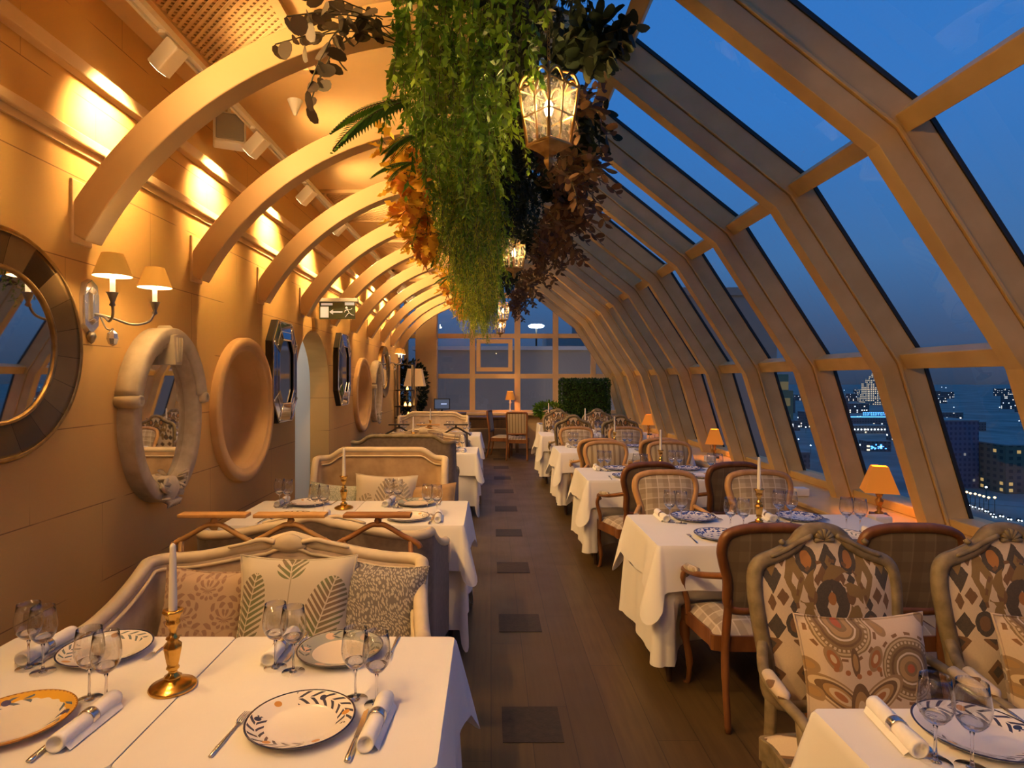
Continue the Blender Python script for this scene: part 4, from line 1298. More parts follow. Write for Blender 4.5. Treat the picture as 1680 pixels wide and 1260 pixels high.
# settees
settee('camel', 1.20, 'velvet', 'cream_wood', 'cream-framed carved velvet settee facing the room over the closest wall-side tables', (-.90, 2.53, 0), 0, 'velvet')
settee('camel', 1.20, 'velvet', 'cream_wood', 'curved settee seen from its grey back, behind the closest wooden divider rails', (-.92, 3.36, 0), PI)
settee('panel', 1.08, 'velvet_tan', 'cream_wood', 'tan velvet settee with straight-shouldered back behind the second wall-side tables', (-.92, 4.97, 0), 0, 'velvet_tan')
settee('panel', 1.06, 'velvet_tan', 'grey_wood', 'dark-backed settee facing away, just beyond the tan velvet settee and archway', (-.93, 6.62, 0), PI)
settee('camel', 1.12, 'velvet_tan', 'cream_wood', 'low humped settee behind the third wall-side tables', (-.95, 8.42, 0), 0, 'velvet_tan')
settee('camel', 1.12, 'velvet', 'cream_wood', 'settee turned to the fourth wall-side tables, behind dark divider rails', (-.95, 9.16, 0), PI)
settee('panel', 1.22, 'velvet', 'cream_wood', 'pale settee farthest down the wall side, facing the room', (-1.02, 10.72, 0), 0, 'velvet')
settee('panel', 1.10, 'velvet', 'cream_wood', 'settee right in front of the camera side of the closest wall-side tables', (-.9, .9, 0), PI) if False else None

# divider rails
for x, mat, bw, lb in ((-1.335, 'rail_oak', .33, 'light oak divider rail with flat bar, nearest the wall behind the carved settee'),
                       (-.965, 'rail_oak', .345, 'light oak divider rail in the middle behind the carved settee'),
                       (-.545, 'rail_walnut', .325, 'reddish brown divider rail nearest the aisle behind the carved settee')):
    rail_stand(mat, bw, lb, (x, 2.945, 0))
for x, mat, bw, lb in ((-1.32, 'rail_iron', .30, 'black divider rail nearest the wall in front of the fourth wall-side tables'),
                       (-.90, 'rail_oak', .34, 'pale oak divider rail between two black ones at the fourth wall-side tables'),
                       (-.50, 'rail_iron', .35, 'black divider rail nearest the aisle in front of the fourth wall-side tables')):
    rail_stand(mat, bw, lb, (x, 8.79, 0))

# cushions
def put(o, loc, tilt, yaw, roll, label, group):
    o.rotation_mode = 'XYZ'
    o.matrix_world = Matrix.Translation(loc) @ Matrix.Rotation(yaw, 4, 'Z') @ Matrix.Rotation(-tilt, 4, 'X') @ Matrix.Rotation(roll, 4, 'Y')
    tag(o, label, 'cushion', group)
put(pillow(.40, .40, .15, 'damask'), (-1.20, 2.57, .645), .30, .05, .06, 'beige damask cushion on the left of the carved cream settee', 'cushions on the settees')
put(pillow(.49, .46, .16, 'fern_print'), (-.805, 2.50, .69), .28, 0, 0, 'large cream cushion printed with green fern leaves, middle of carved settee', 'cushions on the settees')
put(pillow(.36, .42, .15, 'blue_sprig'), (-.455, 2.53, .67), .26, -.12, .05, 'blue-grey cushion of tiny leaves at the right end of carved settee', 'cushions on the settees')
put(pillow(.42, .36, .14, 'mint_sprig'), (-1.25, 4.86, .64), .45, .1, .1, 'pale green cushion at the wall end of the tan velvet settee', 'cushions on the settees')
put(pillow(.50, .44, .15, 'leaf_print_grey'), (-.84, 4.83, .675), .32, 0, .03, 'cream cushion with grey leaf print on the tan velvet settee', 'cushions on the settees')
put(pillow(.40, .36, .14, 'tan_suede'), (-.47, 4.84, .64), .42, -.1, -.08, 'brown suede cushion at aisle end of the tan velvet settee', 'cushions on the settees')

# ---------------- window-side row
RTB = [(.90, 1.64), (3.26, 4.0), (5.36, 6.12), (7.35, 8.12), (9.52, 10.28)]
XR = [(.875, 2.42), (.90, 2.42), (.858, 2.42), (.84, 2.42), (.80, 2.42)]
NX = [(1.21, 1.87), (1.285, 1.96), (1.24, 1.93), (1.21, 1.91), (1.22, 1.92)]
for i, ((a, b), (l, r), xs) in enumerate(zip(RTB, XR, NX)):
    nm = ORD[i]
    table(l+.004, r-.004, a+.004, b-.004, 'long dining table under white cloth, %s in the window-side row' % nm)
    push = [(x, -1) for x in xs if i] + [(x, 1) for x in xs]
    cloth('tablecloth', l, r, a, b, TZ-.007, (.62, .60, .62, .62), 'long white undercloth of the %s window-side table' % nm, seed=40+i, flare=.03, cf=.05, push=push, cl=1.0)
    cloth('overlay_cloth', l-.006, r+.006, a-.006, b+.006, TZ, (.24, .24, .23, .23), 'short white top cloth of the %s window-side table' % nm, seed=50+i, flare=.06, cf=.10, cl=1.62)
    pk = 'blue_vine' if i == 0 else 'blue_willow'
    for k, x in enumerate(xs):
        if i: setting(x, a+.165, 0, pk if k == 0 else 'peach_spray', 'near %s seat, %s window-side table' % (('aisle', 'window')[k], nm), cut=(i < 3))
        if i or k == 0: setting(x, b-.125, PI, pk, 'far %s seat, %s window-side table' % (('aisle', 'window')[k], nm), cut=(i < 3))
    if i:
        CANDLE.place((1.655 - .03*i, [0, 3.69, 5.72, 7.7, 9.9][i], TZ), .5, 'brass candlestick with white candle on the %s window-side table' % nm, 'brass candlesticks on the tables')
G_ = 'chairs along the window-side tables'
def lab(kind, k, side, i): return '%s, %s %s seat, %s window-side table' % (kind, side, ('aisle', 'window')[k], ORD[i])
for k in (0, 1):
    CH_CARV.place((NX[0][k], 1.93, 0), (.03, -.02)[k], lab('grey carved armchair in ikat cloth', k, 'far', 0), G_)
    CH_WAL.place((NX[1][k]+.01, 3.115, 0), PI + (.03, -.03)[k], lab('walnut armchair with plaid back', k, 'near', 1), G_)
    CH_OAK.place((NX[1][k]+.01, 4.235, 0), (.02, -.04)[k], lab('light oak armchair in grey plaid', k, 'far', 1), G_)
    CH_WAL.place((NX[2][k]-.02, 5.215, 0), PI + (.25, .22)[k], lab('dark walnut armchair with plaid back', k, 'near', 2), G_)
    CH_STR.place((NX[2][k]+.01, 6.36, 0), 0, lab('oak armchair in striped cloth', k, 'far', 2), G_)
    CH_OAK.place((NX[3][k]+.02, 7.20, 0), PI, lab('oak armchair with plain brown back', k, 'near', 3), G_)
    CH_OAK.place((NX[3][k], 8.36, 0), 0, lab('oak armchair in grey plaid', k, 'far', 3), G_)
    CH_CARV.place((NX[4][k], 9.32, 0), PI, lab('grey carved armchair in ikat cloth', k, 'near', 4), G_)
    CH_CARV.place((NX[4][k]-.02, 10.58, 0), 0, lab('grey carved armchair in ikat cloth', k, 'far', 4), G_)
    put(pillow(.43, .42, .15, 'paisley'), (NX[0][k], 1.965, .675), .20, (.03, -.02)[k], (.0, -.02)[k], 'cream cushion with ringed suns on the %s ikat armchair' % ('aisle-side', 'window-side')[k], 'cushions on the carved armchairs')

# ---------------- left wall
round_mirror('round brass-plated mirror at the left edge, closest on the wall', (WX, 2.30, 1.78))
round_mirror('round brass mirror far down the wall by the far sconce', (WX, 10.66, 1.78))
stone_mirror('carved stone oval mirror below the closest wall sconce', (WX, 3.46, 1.43))
stone_mirror('carved stone oval mirror far along the wall past the second niche', (WX, 9.86, 1.43))
venetian_mirror('dark faceted octagonal mirror on the near side of the archway', (WX, 5.45, 1.715))
venetian_mirror('dark faceted octagonal mirror on the far side of the archway', (WX, 7.66, 1.77))
sconce('two-shade wall sconce between the round brass mirror and stone oval mirror', (WX, 2.87, 1.99))
sconce('two-shade wall sconce at the far end of the wall', (WX, 11.3, 2.0), .8)
# exit sign hung over the archway
ex = thing('exit_sign', 'green and white emergency exit sign with arrow above the archway', 'sign', (-1.62, 6.45, 2.39))
MB().bb(-.25, .22, -.03, .03, .075, .115).build('housing', M['white_plastic'], ex, .005)
MB().bb(-.28, -.2, -.02, .02, .085, .13).build('bracket', M['white_plastic'], ex)
MB().bb(-.19, .185, -.012, .012, -.105, .075).build('panel', M['exit_green'], ex)
e = MB(); y = -.0135
e.bb(-.178, -.092, y, y+.002, -.09, .025)
e.build('white_field', M['exit_white'], ex)
MB().bb(-.17, -.05, y, y+.002, .04, .062).build('lit_strip', M['exit_white'], ex)
MB().bb(.08, .18, y, y+.002, .04, .07).build('lit_strip', M['exit_white'], ex)
a_ = MB(); a_.prism([(-.085, -.03), (-.045, -.003), (-.045, -.022), (.055, -.022), (.055, -.038), (-.045, -.038), (-.045, -.058)], lambda x, z: (x, y, z), lambda x, z: (x, y+.002, z)); a_.build('arrow', M['exit_white'], ex)
r_ = MB()
r_.lathe([(.001, 0), (.013, 0), (.001, .003)], (.098, y, .012), 12, axis='y')
for pts in ([(.105, .0), (.125, -.038)], [(.110, -.005), (.082, -.018), (.078, -.035)], [(.112, -.006), (.14, -.008), (.155, .008)], [(.125, -.038), (.105, -.058), (.085, -.085)], [(.125, -.038), (.15, -.058), (.175, -.066)]):
    r_.tube([(x, y, z) for x, z in pts], .008, 6, ry=.003)
r_.build('running_figure', M['exit_white'], ex)

# ---------------- ceiling: track, heads, speaker, sprinkler
tr = MB().bb(-1.578, -1.522, -2.0, 12.9, 3.303, 3.32).bb(-1.578, -1.564, -2.0, 12.9, 3.288, 3.304).bb(-1.536, -1.522, -2.0, 12.9, 3.288, 3.304)
o = tr.build('lighting_track', M['white_plastic'], None)
tag(o, 'white lighting track running along the ceiling above the wall side', 'lighting track')
hang = MB()
for y in (-.9, 2, 4.9, 7.8, 10.7): hang.bb(-1.556, -1.544, y-.006, y+.006, 3.318, 3.499)
hang.build('clip', M['white_plastic'], o)
heads = [2.93+1.10*k for k in range(-4, 9)]  # the two rearmost heads are unseen, added for warm fill from behind
for i, y in enumerate(heads):
    k = i-1
    track_spot(y, 'white box spotlight on ceiling track, %s' % ['far behind the viewpoint', 'behind the viewpoint', 'just behind the viewpoint', 'above the viewpoint', 'above the foot of the first arch in view', 'beside the box loudspeaker'][i] if i < 6 else 'white box spotlight on ceiling track, %s one past the box loudspeaker' % ['first', 'second', 'third', 'fourth', 'fifth', 'sixth', 'seventh'][i-6], y + .06)
sp = thing('wall_speaker', 'white box loudspeaker with grey front, hung beside the ceiling track', 'speaker', (-1.735, 4.05, 3.30), R(25))
MB().bb(-.10, .10, -.07, .09, -.10, .10).build('cabinet', M['white_plastic'], sp, .012)
MB().bb(-.085, .085, -.082, -.068, -.085, .085).build('grille', M['grey_plastic'], sp, .006)
MB().tube([(0, .03, .09), (0, .03, .21)], .012, 8).build('bracket', M['white_plastic'], sp)
s_ = thing('ceiling_sprinkler', 'small white cone-shaped sprinkler on the ceiling by second arch', 'sprinkler', (-1.30, 4.05, CZ))
MB().lathe([(.001, -.10), (.012, -.095), (.045, -.01), (.05, 0)], n=16).build('cone', M['white_plastic'], s_)

# ---------------- sill lamps and small boxes at the rib feet
SL = .627
for (y, lb) in ((4.55, 'lit orange-shaded table lamp on the sill by the second window-side table'), (7.9, 'small lit lamp on the window sill by the third window-side table'), (11.2, 'small lit lamp on the window sill, farthest of the three')):
    sill_lamp(lb, (2.90, y, SL), R(-22), .95)
bx = None
for i, y in enumerate(RIB_Y[4:]):
    if bx is None:
        bx = thing('socket_box', '', 'socket box', (2.72, y+.06, SL)); MB().bb(-.06, .06, -.05, .05, 0, .07).build('casing', M['white_plastic'], bx, .008)
        MB().bb(-.045, .045, -.054, -.05, .012, .058).build('cover_plate', M['white_plastic'], bx, .002); o = bx
    else: o = copy_tree(bx)
    o.location = (2.72, y+.06, SL); o['label'] = 'small white socket box on the sill, foot of %s visible rib' % ['the first', 'the second', 'the third', 'the fourth', 'the fifth', 'the sixth', 'the seventh', 'the eighth', 'the ninth', 'the tenth', 'the eleventh', 'the twelfth'][i]
    o['category'] = 'socket box'; o['group'] = 'socket boxes on the sill'

# ---------------- lanterns
for loc, lb in (((.238, 2.50, 2.725), 'large lit glass lantern hanging closest under the greenery'), ((.228, 5.95, 2.845), 'lit glass lantern, second under the greenery'),
                ((.21, 10.6, 2.80), 'lit glass lantern far down, higher of the distant two'), ((.20, 12.9, 2.745), 'lit glass lantern farthest from the front, lower of the distant two')):
    lantern(lb, loc, 3.45)
# ================================================================== GREENERY
def leaf_quad(mb, p, d, up, L, W, bend=.15, seg=1):
    d = d.normalized(); s = d.cross(up)
    s = s.normalized() if s.length > 1e-4 else Vector((1, 0, 0)); nn = s.cross(d)
    m = p + d*L*.5 + nn*(-bend*L*.3)
    mb.add([p, m + s*W/2, p + d*L - nn*bend*L, m - s*W/2], [(0, 1, 2, 3)], True)
def lobed(mb, p, d, up, L, W, rnd):
    d = d.normalized(); s = d.cross(up); s = s.normalized() if s.length > 1e-4 else Vector((1, 0, 0)); nn = s.cross(d)
    prof = [(0, 0), (.12, .12), (.2, .42), (.38, .22), (.5, .5), (.66, .2), (.78, .30), (1, 0)]
    c = rnd.uniform(-.35, .35)
    P_ = lambda u, v: p + d*L*u + s*W*v + nn*(c*L*(u*u) + abs(v)*L*.15)
    vs = [P_(u, v) for u, v in prof] + [P_(u, -v) for u, v in reversed(prof[1:-1])]
    mb.add(vs, [tuple(range(len(vs)))], True)
def rounded_leaf(mb, p, d, up, L, W):
    d = d.normalized(); s = d.cross(up); s = s.normalized() if s.length > 1e-4 else Vector((1, 0, 0)); nn = s.cross(d)
    vs = [p + d*L*(.5-.5*math.cos(PI*k/5)) + s*W*.5*math.sin(PI*k/5)*q + nn*(-.10*L*abs(math.sin(PI*k/5))) for q, ks in ((1, range(6)), (-1, (4, 3, 2, 1))) for k in ks]
    mb.add(vs, [tuple(range(len(vs)))], True)
def rv(rnd, s=1.0): return Vector((rnd.uniform(-s, s), rnd.uniform(-s, s), rnd.uniform(-s, s)))
G_VINE = 'trailing vines of the ceiling garland'
def vine_mesh(seed, n, lmin, lmax, leaf, w, rx, ry, mat, step=.017, hang=1.0):
    rnd = random.Random(seed); lv = MB(); st = MB()
    for i in range(n):
        p = Vector((rnd.uniform(-rx, rx), rnd.uniform(-ry, ry), rnd.uniform(-.12, .02)))
        L = rnd.uniform(lmin, lmax)*(1 - .35*abs(p.x/rx)**2); d = Vector((p.x*.15, p.y*.2, -1)); t = 0; pts = [p.copy()]
        dr = rv(rnd, .10)
        while t < L:
            d = (d + rv(rnd, .13) + dr*.12 + Vector((0, 0, -.12))).normalized()
            p = p + d*step; t += step
            if rnd.random() < .5: pts.append(p.copy())
            for q in range(2):
                out = (rv(rnd, 1.0) + d*.5); out.z -= .25
                leaf_quad(lv, p, out, Vector((0, 0, 1)) + rv(rnd, .5), leaf*rnd.uniform(.6, 1.25), w*rnd.uniform(.7, 1.2))
        st.tube(pts[::3] if len(pts) > 6 else pts, .0016, 3, caps=False)
    return lv, st
def mk_vine(seed, n, lmin, lmax, leaf, w, mat, rx=.30, ry=.34, step=.017):
    def f():
        o = thing('trailing_vine', '', 'hanging plant'); lv, st = vine_mesh(seed, n, lmin, lmax, leaf, w, rx, ry, mat, step)
        lv.build('leaves', M[mat], o, fixn=False); st.build('stems', M['stem'], o, fixn=False); return o
    return Maker(f)
V_GREEN = [mk_vine(11, 52, .35, .85, .040, .024, 'leaf_green', .26), mk_vine(12, 52, .45, .95, .042, .016, 'leaf_green', .26)]
V_LIME = [mk_vine(13, 44, .55, 1.0, .036, .010, 'leaf_lime', .24), mk_vine(14, 44, .5, .95, .030, .012, 'leaf_lime', .22)]
V_DARK = [mk_vine(15, 40, .2, .46, .045, .026, 'leaf_dark', .20, .36, .022)]
def mk_fern(seed=1, n=9):
    def f():
        o = thing('fern_spray', '', 'hanging plant'); rnd = random.Random(seed); lv = MB(); st = MB()
        for i in range(n):
            a = R(rnd.uniform(-28, 28)); el = rnd.uniform(-.25, .25)
            d = Vector((-math.cos(a), math.sin(a), el)); p = Vector((0, 0, 0)); L = rnd.uniform(.26, .38); k = 26; pts = []
            for j in range(k):
                d = (d + Vector((0, 0, -.040))).normalized(); p = p + d*L/k; pts.append(p.copy())
                t = j/k; w = .075*math.sin(PI*min(1, .18+.82*t))**.8*(1-t*.35)
                s = d.cross(Vector((0, 0, 1))).normalized()
                for q in (-1, 1): leaf_quad(lv, p, s*q + d*.55 + Vector((0, 0, -.12)), Vector((0, 0, 1)), w, .011)
            st.tube(pts[::2], .002, 4)
        lv.build('fronds', M['leaf_fern'], o, fixn=False); st.build('stems', M['stem'], o, fixn=False); return o
    return Maker(f)
FERN = mk_fern(4, 6)
def mk_branch(seed, kind, mat, n, L, leafL, name, cat='hanging plant', spread=70, gap=.03):
    def f():
        o = thing(name, '', cat); rnd = random.Random(seed); lv = MB(); st = MB()
        for i in range(n):
            a = R(rnd.uniform(-spread, spread)); d = Vector((-math.cos(a), math.sin(a), rnd.uniform(-.55, .30))).normalized(); p = Vector((rnd.uniform(-.02, .05), rnd.uniform(-.06, .06), rnd.uniform(-.06, .06))); pts = [p.copy()]
            LL = L*rnd.uniform(.55, 1.1); t = 0
            while t < LL:
                d = (d + rv(rnd, .16) + Vector((0, 0, -.05))).normalized(); p = p + d*gap; t += gap; pts.append(p.copy())
                if t > LL*.12:
                    for q in range(1 if kind == 'round' else 2):
                        out = d*.4 + rv(rnd, .9) + Vector((0, 0, -.35 if kind == 'round' else -.1))
                        s_ = leafL*rnd.uniform(.7, 1.2)
                        if kind == 'round': rounded_leaf(lv, p, out, rv(rnd, 1), s_, s_*.62)
                        elif kind == 'lobed': lobed(lv, p, out, Vector((0, 0, 1)) + rv(rnd, .6), s_, s_*.9, rnd)
                        else: rounded_leaf(lv, p, out, rv(rnd, 1), s_, s_*.5)
            st.tube(pts, .0025, 4, caps=False)
        lv.build('leaves', M[mat], o, fixn=False); st.build('stems', M['stem'], o, fixn=False); return o
    return Maker(f)
EUC = mk_branch(21, 'round', 'leaf_eucalyptus', 4, .52, .075, 'eucalyptus_branch', gap=.042)
ORA = mk_branch(22, 'lobed', 'leaf_orange', 9, .26, .085, 'autumn_leaf_spray', spread=75)
BRO = mk_branch(23, 'oval', 'leaf_brown', 12, .34, .055, 'dried_leaf_spray', spread=85)
DRK = mk_branch(24, 'oval', 'leaf_dark', 8, .28, .075, 'dark_leaf_spray', spread=80)
# planting trough the garland hangs from
t_ = MB().bb(-.26, .26, 1.7, 9.6, 3.34, 3.49)
o = t_.build('planting_trough', M['soil_mat'], None, .01); tag(o, 'dark planting trough under the roof ridge that carries the greenery', 'planter')
rnd = random.Random(5)
y = 2.32; i = 0
while y < 9.4:
    z = 3.38 - rnd.uniform(0, .05)
    V_GREEN[i % 2].place((-.12 + rnd.uniform(-.05, .03), y, z), rnd.choice([0, PI]) + rnd.uniform(-.2, .2), 'trailing green vine hanging from the ceiling trough', G_VINE)
    if y > 3.0:
        V_LIME[i % 2].place((-.15 + rnd.uniform(-.05, .05), y+.28, z-.10 - .02*(y-3)*.5), rnd.choice([0, PI]) + rnd.uniform(-.2, .2), 'yellow-green trailing plant hanging from the ceiling trough', 'yellow-green trailing plants of the ceiling garland')
    V_DARK[0].place((.16 + rnd.uniform(-.03, .05), y+.1, z), rnd.uniform(-.3, .3) + (PI if i % 2 else 0), 'dark trailing foliage on the window side of the ceiling trough', 'dark trailing foliage of the ceiling garland')
    y += .58; i += 1
for x, y, z, a, s in ((-.33, 2.50, 2.79, 0, 1.25), (-.35, 2.85, 2.66, 30, .65), (-.33, 2.62, 2.70, -25, .6), (-.34, 5.6, 2.60, 10, .6), (-.32, 7.4, 2.6, 0, .6)):
    o = FERN.place((x, y, z), R(a), 'green fern spray sticking out of the garland towards the wall', 'fern sprays of the ceiling garland'); o.scale = (s, s, s)
for x, y, z, a in ((-.38, 3.05, 2.76, 0), (-.38, 3.3, 2.66, 15), (-.39, 3.7, 2.60, -10), (-.38, 3.5, 2.78, 0), (-.39, 4.2, 2.62, 0), (-.36, 6.0, 2.66, 0), (-.36, 7.3, 2.66, 10), (-.35, 8.7, 2.68, 0)):
    ORA.place((x, y, z), R(a), 'orange autumn leaf spray on the wall side of the garland', 'autumn leaf sprays of the ceiling garland')
for x, y, z, a in ((-.40, 2.36, 3.00, 5), (-.40, 2.52, 3.06, -15)):
    EUC.place((x, y, z), R(a), 'dark round-leaved eucalyptus branch reaching out over the wall-side arches', 'eucalyptus branches of the garland')
for x, y, z, a in ((.30, 2.85, 2.95, 180), (.36, 3.05, 2.72, 170), (.36, 3.4, 2.80, 190), (.38, 3.6, 2.62, 180), (.36, 4.0, 2.70, 175), (.36, 4.5, 2.72, 185), (.36, 5.2, 2.75, 180), (.35, 6.4, 2.75, 180), (.34, 7.4, 2.8, 180), (.26, 3.6, 3.1, 180), (.30, 8.2, 2.8, 180), (.30, 9.3, 2.8, 180)):
    BRO.place((x, y, z), R(a), 'brown dried leaf spray on the window side of the garland', 'dried leaf sprays of the garland')
for x, y, z, a in ((.34, 2.6, 3.08, 180), (.40, 2.72, 3.10, 160), (.30, 3.2, 3.05, 200), (.34, 3.8, 2.85, 180), (.36, 3.3, 2.95, 190), (.34, 5.5, 2.9, 180)):
    DRK.place((x, y, z), R(a), 'blackish leaf spray on the window side of the garland', 'dark leaf sprays of the garland')

# ================================================================== FAR END OF THE ROOM
def box_hedge(x0, x1, y0, y1, z0, z1, label):
    o = thing('box_hedge', label, 'hedge', ((x0+x1)/2, (y0+y1)/2, 0)); rnd = random.Random(8)
    wx, wy = (x1-x0)/2, (y1-y0)/2
    MB().bb(-wx, wx, -wy, wy, 0, z0).build('planter', M['dark_wood'], o, .01)
    MB().bb(-wx+.05, wx-.05, -wy+.05, wy-.05, z0, z1-.05).build('core', M['soil_mat'], o)
    lv = MB()
    for i in range(5200):
        f = rnd.random(); u = rnd.uniform(-1, 1); v = rnd.uniform(z0, z1)
        if f < .55: p = Vector((u*wx, -wy+rnd.uniform(-.03, .05), v)); nn = Vector((0, -1, 0))
        elif f < .75: p = Vector((u*wx, rnd.uniform(-wy, wy), z1+rnd.uniform(-.05, .03))); nn = Vector((0, 0, 1))
        else: p = Vector(((-1 if f < .9 else 1)*wx, rnd.uniform(-wy, wy), v)); nn = Vector((-1 if f < .9 else 1, 0, 0))
        leaf_quad(lv, p, nn*.6 + rv(rnd, .9), nn + rv(rnd, .5), rnd.uniform(.035, .06), .03)
    lv.build('leaves', M['leaf_hedge'], o, fixn=False); return o
box_hedge(1.50, 2.52, 12.9, 13.25, .70, 1.62, 'clipped dark green hedge standing at the end of the window side')
def bush(name, loc, r, h0, n, mat, label, pot):
    o = thing(name, label, 'plant', loc); rnd = random.Random(int(loc[0]*100+n))
    MB().lathe([(.001, 0), (.13, 0), (.17, .28), (.18, .30), (.16, .30), (.15, .26), (.001, .26)], n=20).build('pot', M[pot], o)
    MB().tube([(0, 0, .26), (.01, .02, h0)], [.02, .012], 6).build('stem', M['stem'], o)
    lv = MB()
    for i in range(n):
        d = rv(rnd).normalized(); p = Vector((0, 0, h0)) + Vector((d.x*r[0], d.y*r[1], d.z*r[2]))*rnd.uniform(.35, 1)**.5
        leaf_quad(lv, p, d + rv(rnd, .6), rv(rnd), rnd.uniform(.06, .11), .045)
    lv.build('leaves', M[mat], o, fixn=False); return o
bush('potted_bush', (-1.75, 13.45, 0), (.36, .3, .65), 1.45, 1500, 'leaf_dark', 'tall dark potted bush behind the white-shaded lamp', 'dark_wood')
bush('potted_fern', (1.28, 13.3, 0), (.34, .25, .16), .98, 900, 'leaf_green', 'bright green potted plant left of the clipped hedge', 'dark_wood')
# console with the white-shaded lamp
cs = thing('console_cabinet', 'dark console cabinet against the far column at the wall end', 'cabinet', (-1.30, 12.95, 0))
MB().bb(-.45, .75, -.2, .2, .08, .90).build('body', M['dark_wood'], cs, .006)
MB().bb(-.48, .78, -.22, .22, .90, .94).build('top', M['dark_wood'], cs, .006)
for k in range(3):
    d_ = MB().bb(-.43+.4*k, -.05+.4*k, -.216, -.2, .12, .86).build('door', M['walnut'], cs, .004)
    MB().lathe([(.001, -.03), (.014, -.025), (.006, -.012), (.006, 0)], (-.09+.4*k, -.216, .5), 10, axis='y').build('knob', M['brass_old'], d_)
for sx in (-.4, .7):
    for sy in (-.15, .15): MB().bb(sx-.03, sx+.03, sy-.03, sy+.03, 0, .08).build('leg', M['dark_wood'], cs)
lp = thing('table_lamp', 'brass lamp with large pale square shade at the far wall end', 'lamp', (-1.60, 12.9, .94))
MB().lathe([(.09, 0), (.09, .02), (.03, .04), (.02, .12), (.05, .22), (.055, .30), (.02, .40), (.012, .55), (.012, .60)], n=20).build('base', M['brass_old'], lp)
MB().lathe([(.30, .56), (.20, .93)], n=4, smooth=False).build('shade', M['shade_cream'], lp).rotation_euler.z = R(45)
MB().lathe([(.001, .60), (.03, .63), (.03, .67), (.001, .70)], n=10).build('bulb', M['bulb'], lp)
lamp('POINT', 'bulb_light', (0, 0, .66), 10, WARM, lp, .04)
mo = thing('monitor', 'small dark till monitor on the console cabinet', 'monitor', (-1.03, 12.88, .94), R(5))
MB().bb(-.09, .09, -.07, .07, 0, .015).build('stand_foot', M['black'], mo)
MB().tube([(0, .01, .01), (0, .02, .12)], .015, 8).build('stand_post', M['black'], mo)
MB().bb(-.17, .17, -.02, .02, .07, .30).build('housing', M['black'], mo, .008)
sc_ = MB().bb(-.15, .15, -.0215, -.019, .09, .28).build('screen', M['screen'], mo)
MB().bb(-.02, .10, -.0225, -.0215, .175, .20).build('lit_window', M['screen_text'], sc_)
# open metal shelf with glowing candle jars
sh = thing('metal_shelf', 'slim metal shelf unit with glowing jars where the left wall ends', 'shelf', (-1.84, 12.1, 0))
for sx in (-.03, .30):
    for sy in (-.15, .15): MB().bb(sx-.015, sx+.015, sy-.015, sy+.015, 0, 1.95).build('post', M['pewter'], sh)
for z in (.45, .88, 1.10, 1.42, 1.93): MB().bb(-.045, .315, -.165, .165, z, z+.02).build('shelf_board', M['dark_metal'], sh)
for i, (x, z, s) in enumerate(((.22, .90, 1.3), (.16, 1.12, 1.0), (.25, 1.12, 1.0), (.20, 1.44, .9))):
    j = thing('candle_jar', 'small glowing candle jar on the metal shelf, %s' % ('large one on the lower board', 'left of two on the middle board', 'right of two on the middle board', 'on the upper board')[i], 'candle', (-1.84+x, 12.0, z), 0, 'candle jars on the metal shelf')
    MB().lathe([(.001, 0), (.03*s, 0), (.032*s, .08*s), (.028*s, .085*s)], n=14).build('jar', M['wine_glass'], j)
    MB().lathe([(.001, .004), (.026*s, .004), (.022*s, .04*s), (.001, .075*s)], n=12).build('flame', M['flame'], j)
# table lamp on the end sill
el = thing('table_lamp', 'orange-shaded lamp on white stem on the sill of the end window', 'lamp', (.46, 14.37, .862))
MB().lathe([(.06, 0), (.06, .02), (.02, .04), (.014, .2), (.03, .24), (.014, .27), (.012, .34)], n=16).build('stem', M['white_plastic'], el)
MB().lathe([(.115, .30), (.07, .50)], n=24).build('shade', M['shade_orange'], el)
MB().lathe([(.001, .34), (.02, .36), (.001, .41)], n=10).build('bulb', M['bulb'], el)
lamp('POINT', 'bulb_light', (0, 0, .40), 5, (1, .55, .2), el, .03)
# serving table and end table with chairs
stb = thing('serving_table', 'dark serving table under the end window at the aisle end', 'table', (.05, 13.9, 0))
MB().bb(-.62, .62, -.25, .25, .76, .80).build('top', M['dark_wood'], stb, .006)
for sx in (-.55, .55):
    for sy in (-.2, .2): MB().bb(sx-.03, sx+.03, sy-.03, sy+.03, 0, .76).build('leg', M['dark_wood'], stb)
MB().bb(-.58, .58, -.22, .22, .55, .76).build('apron', M['dark_wood'], stb)
table(.95, 1.62, 11.75, 12.45, 'small dining table at the far end of the window-side row')
cloth('tablecloth', .946, 1.624, 11.746, 12.454, TZ, (.55, .55, .55, .55), 'white cloth on the small table at the far end', seed=77, flare=.05, cf=.06)
CANDLE.place((1.15, 12.1, TZ), 0, 'brass candlestick with white candle on the small far table', 'brass candlesticks on the tables')
for k, (px, py) in enumerate(((1.08, 11.93), (1.42, 11.93), (1.42, 12.28))):
    PL['peach_spray'].place((px, py, TZ), 0, 'white dinner plate on small far table, %s' % ('near the aisle', 'near side by the window', 'far side by the window')[k], 'dinner plates on the tables')
CH_SIDE.place((.56, 12.55, 0), PI*.96, 'striped side chair with its back to the room at the aisle end', 'side chairs at the far end')
CH_SIDE.place((.22, 12.95, 0), R(78), 'side chair turned sideways at the aisle end before the window', 'side chairs at the far end')
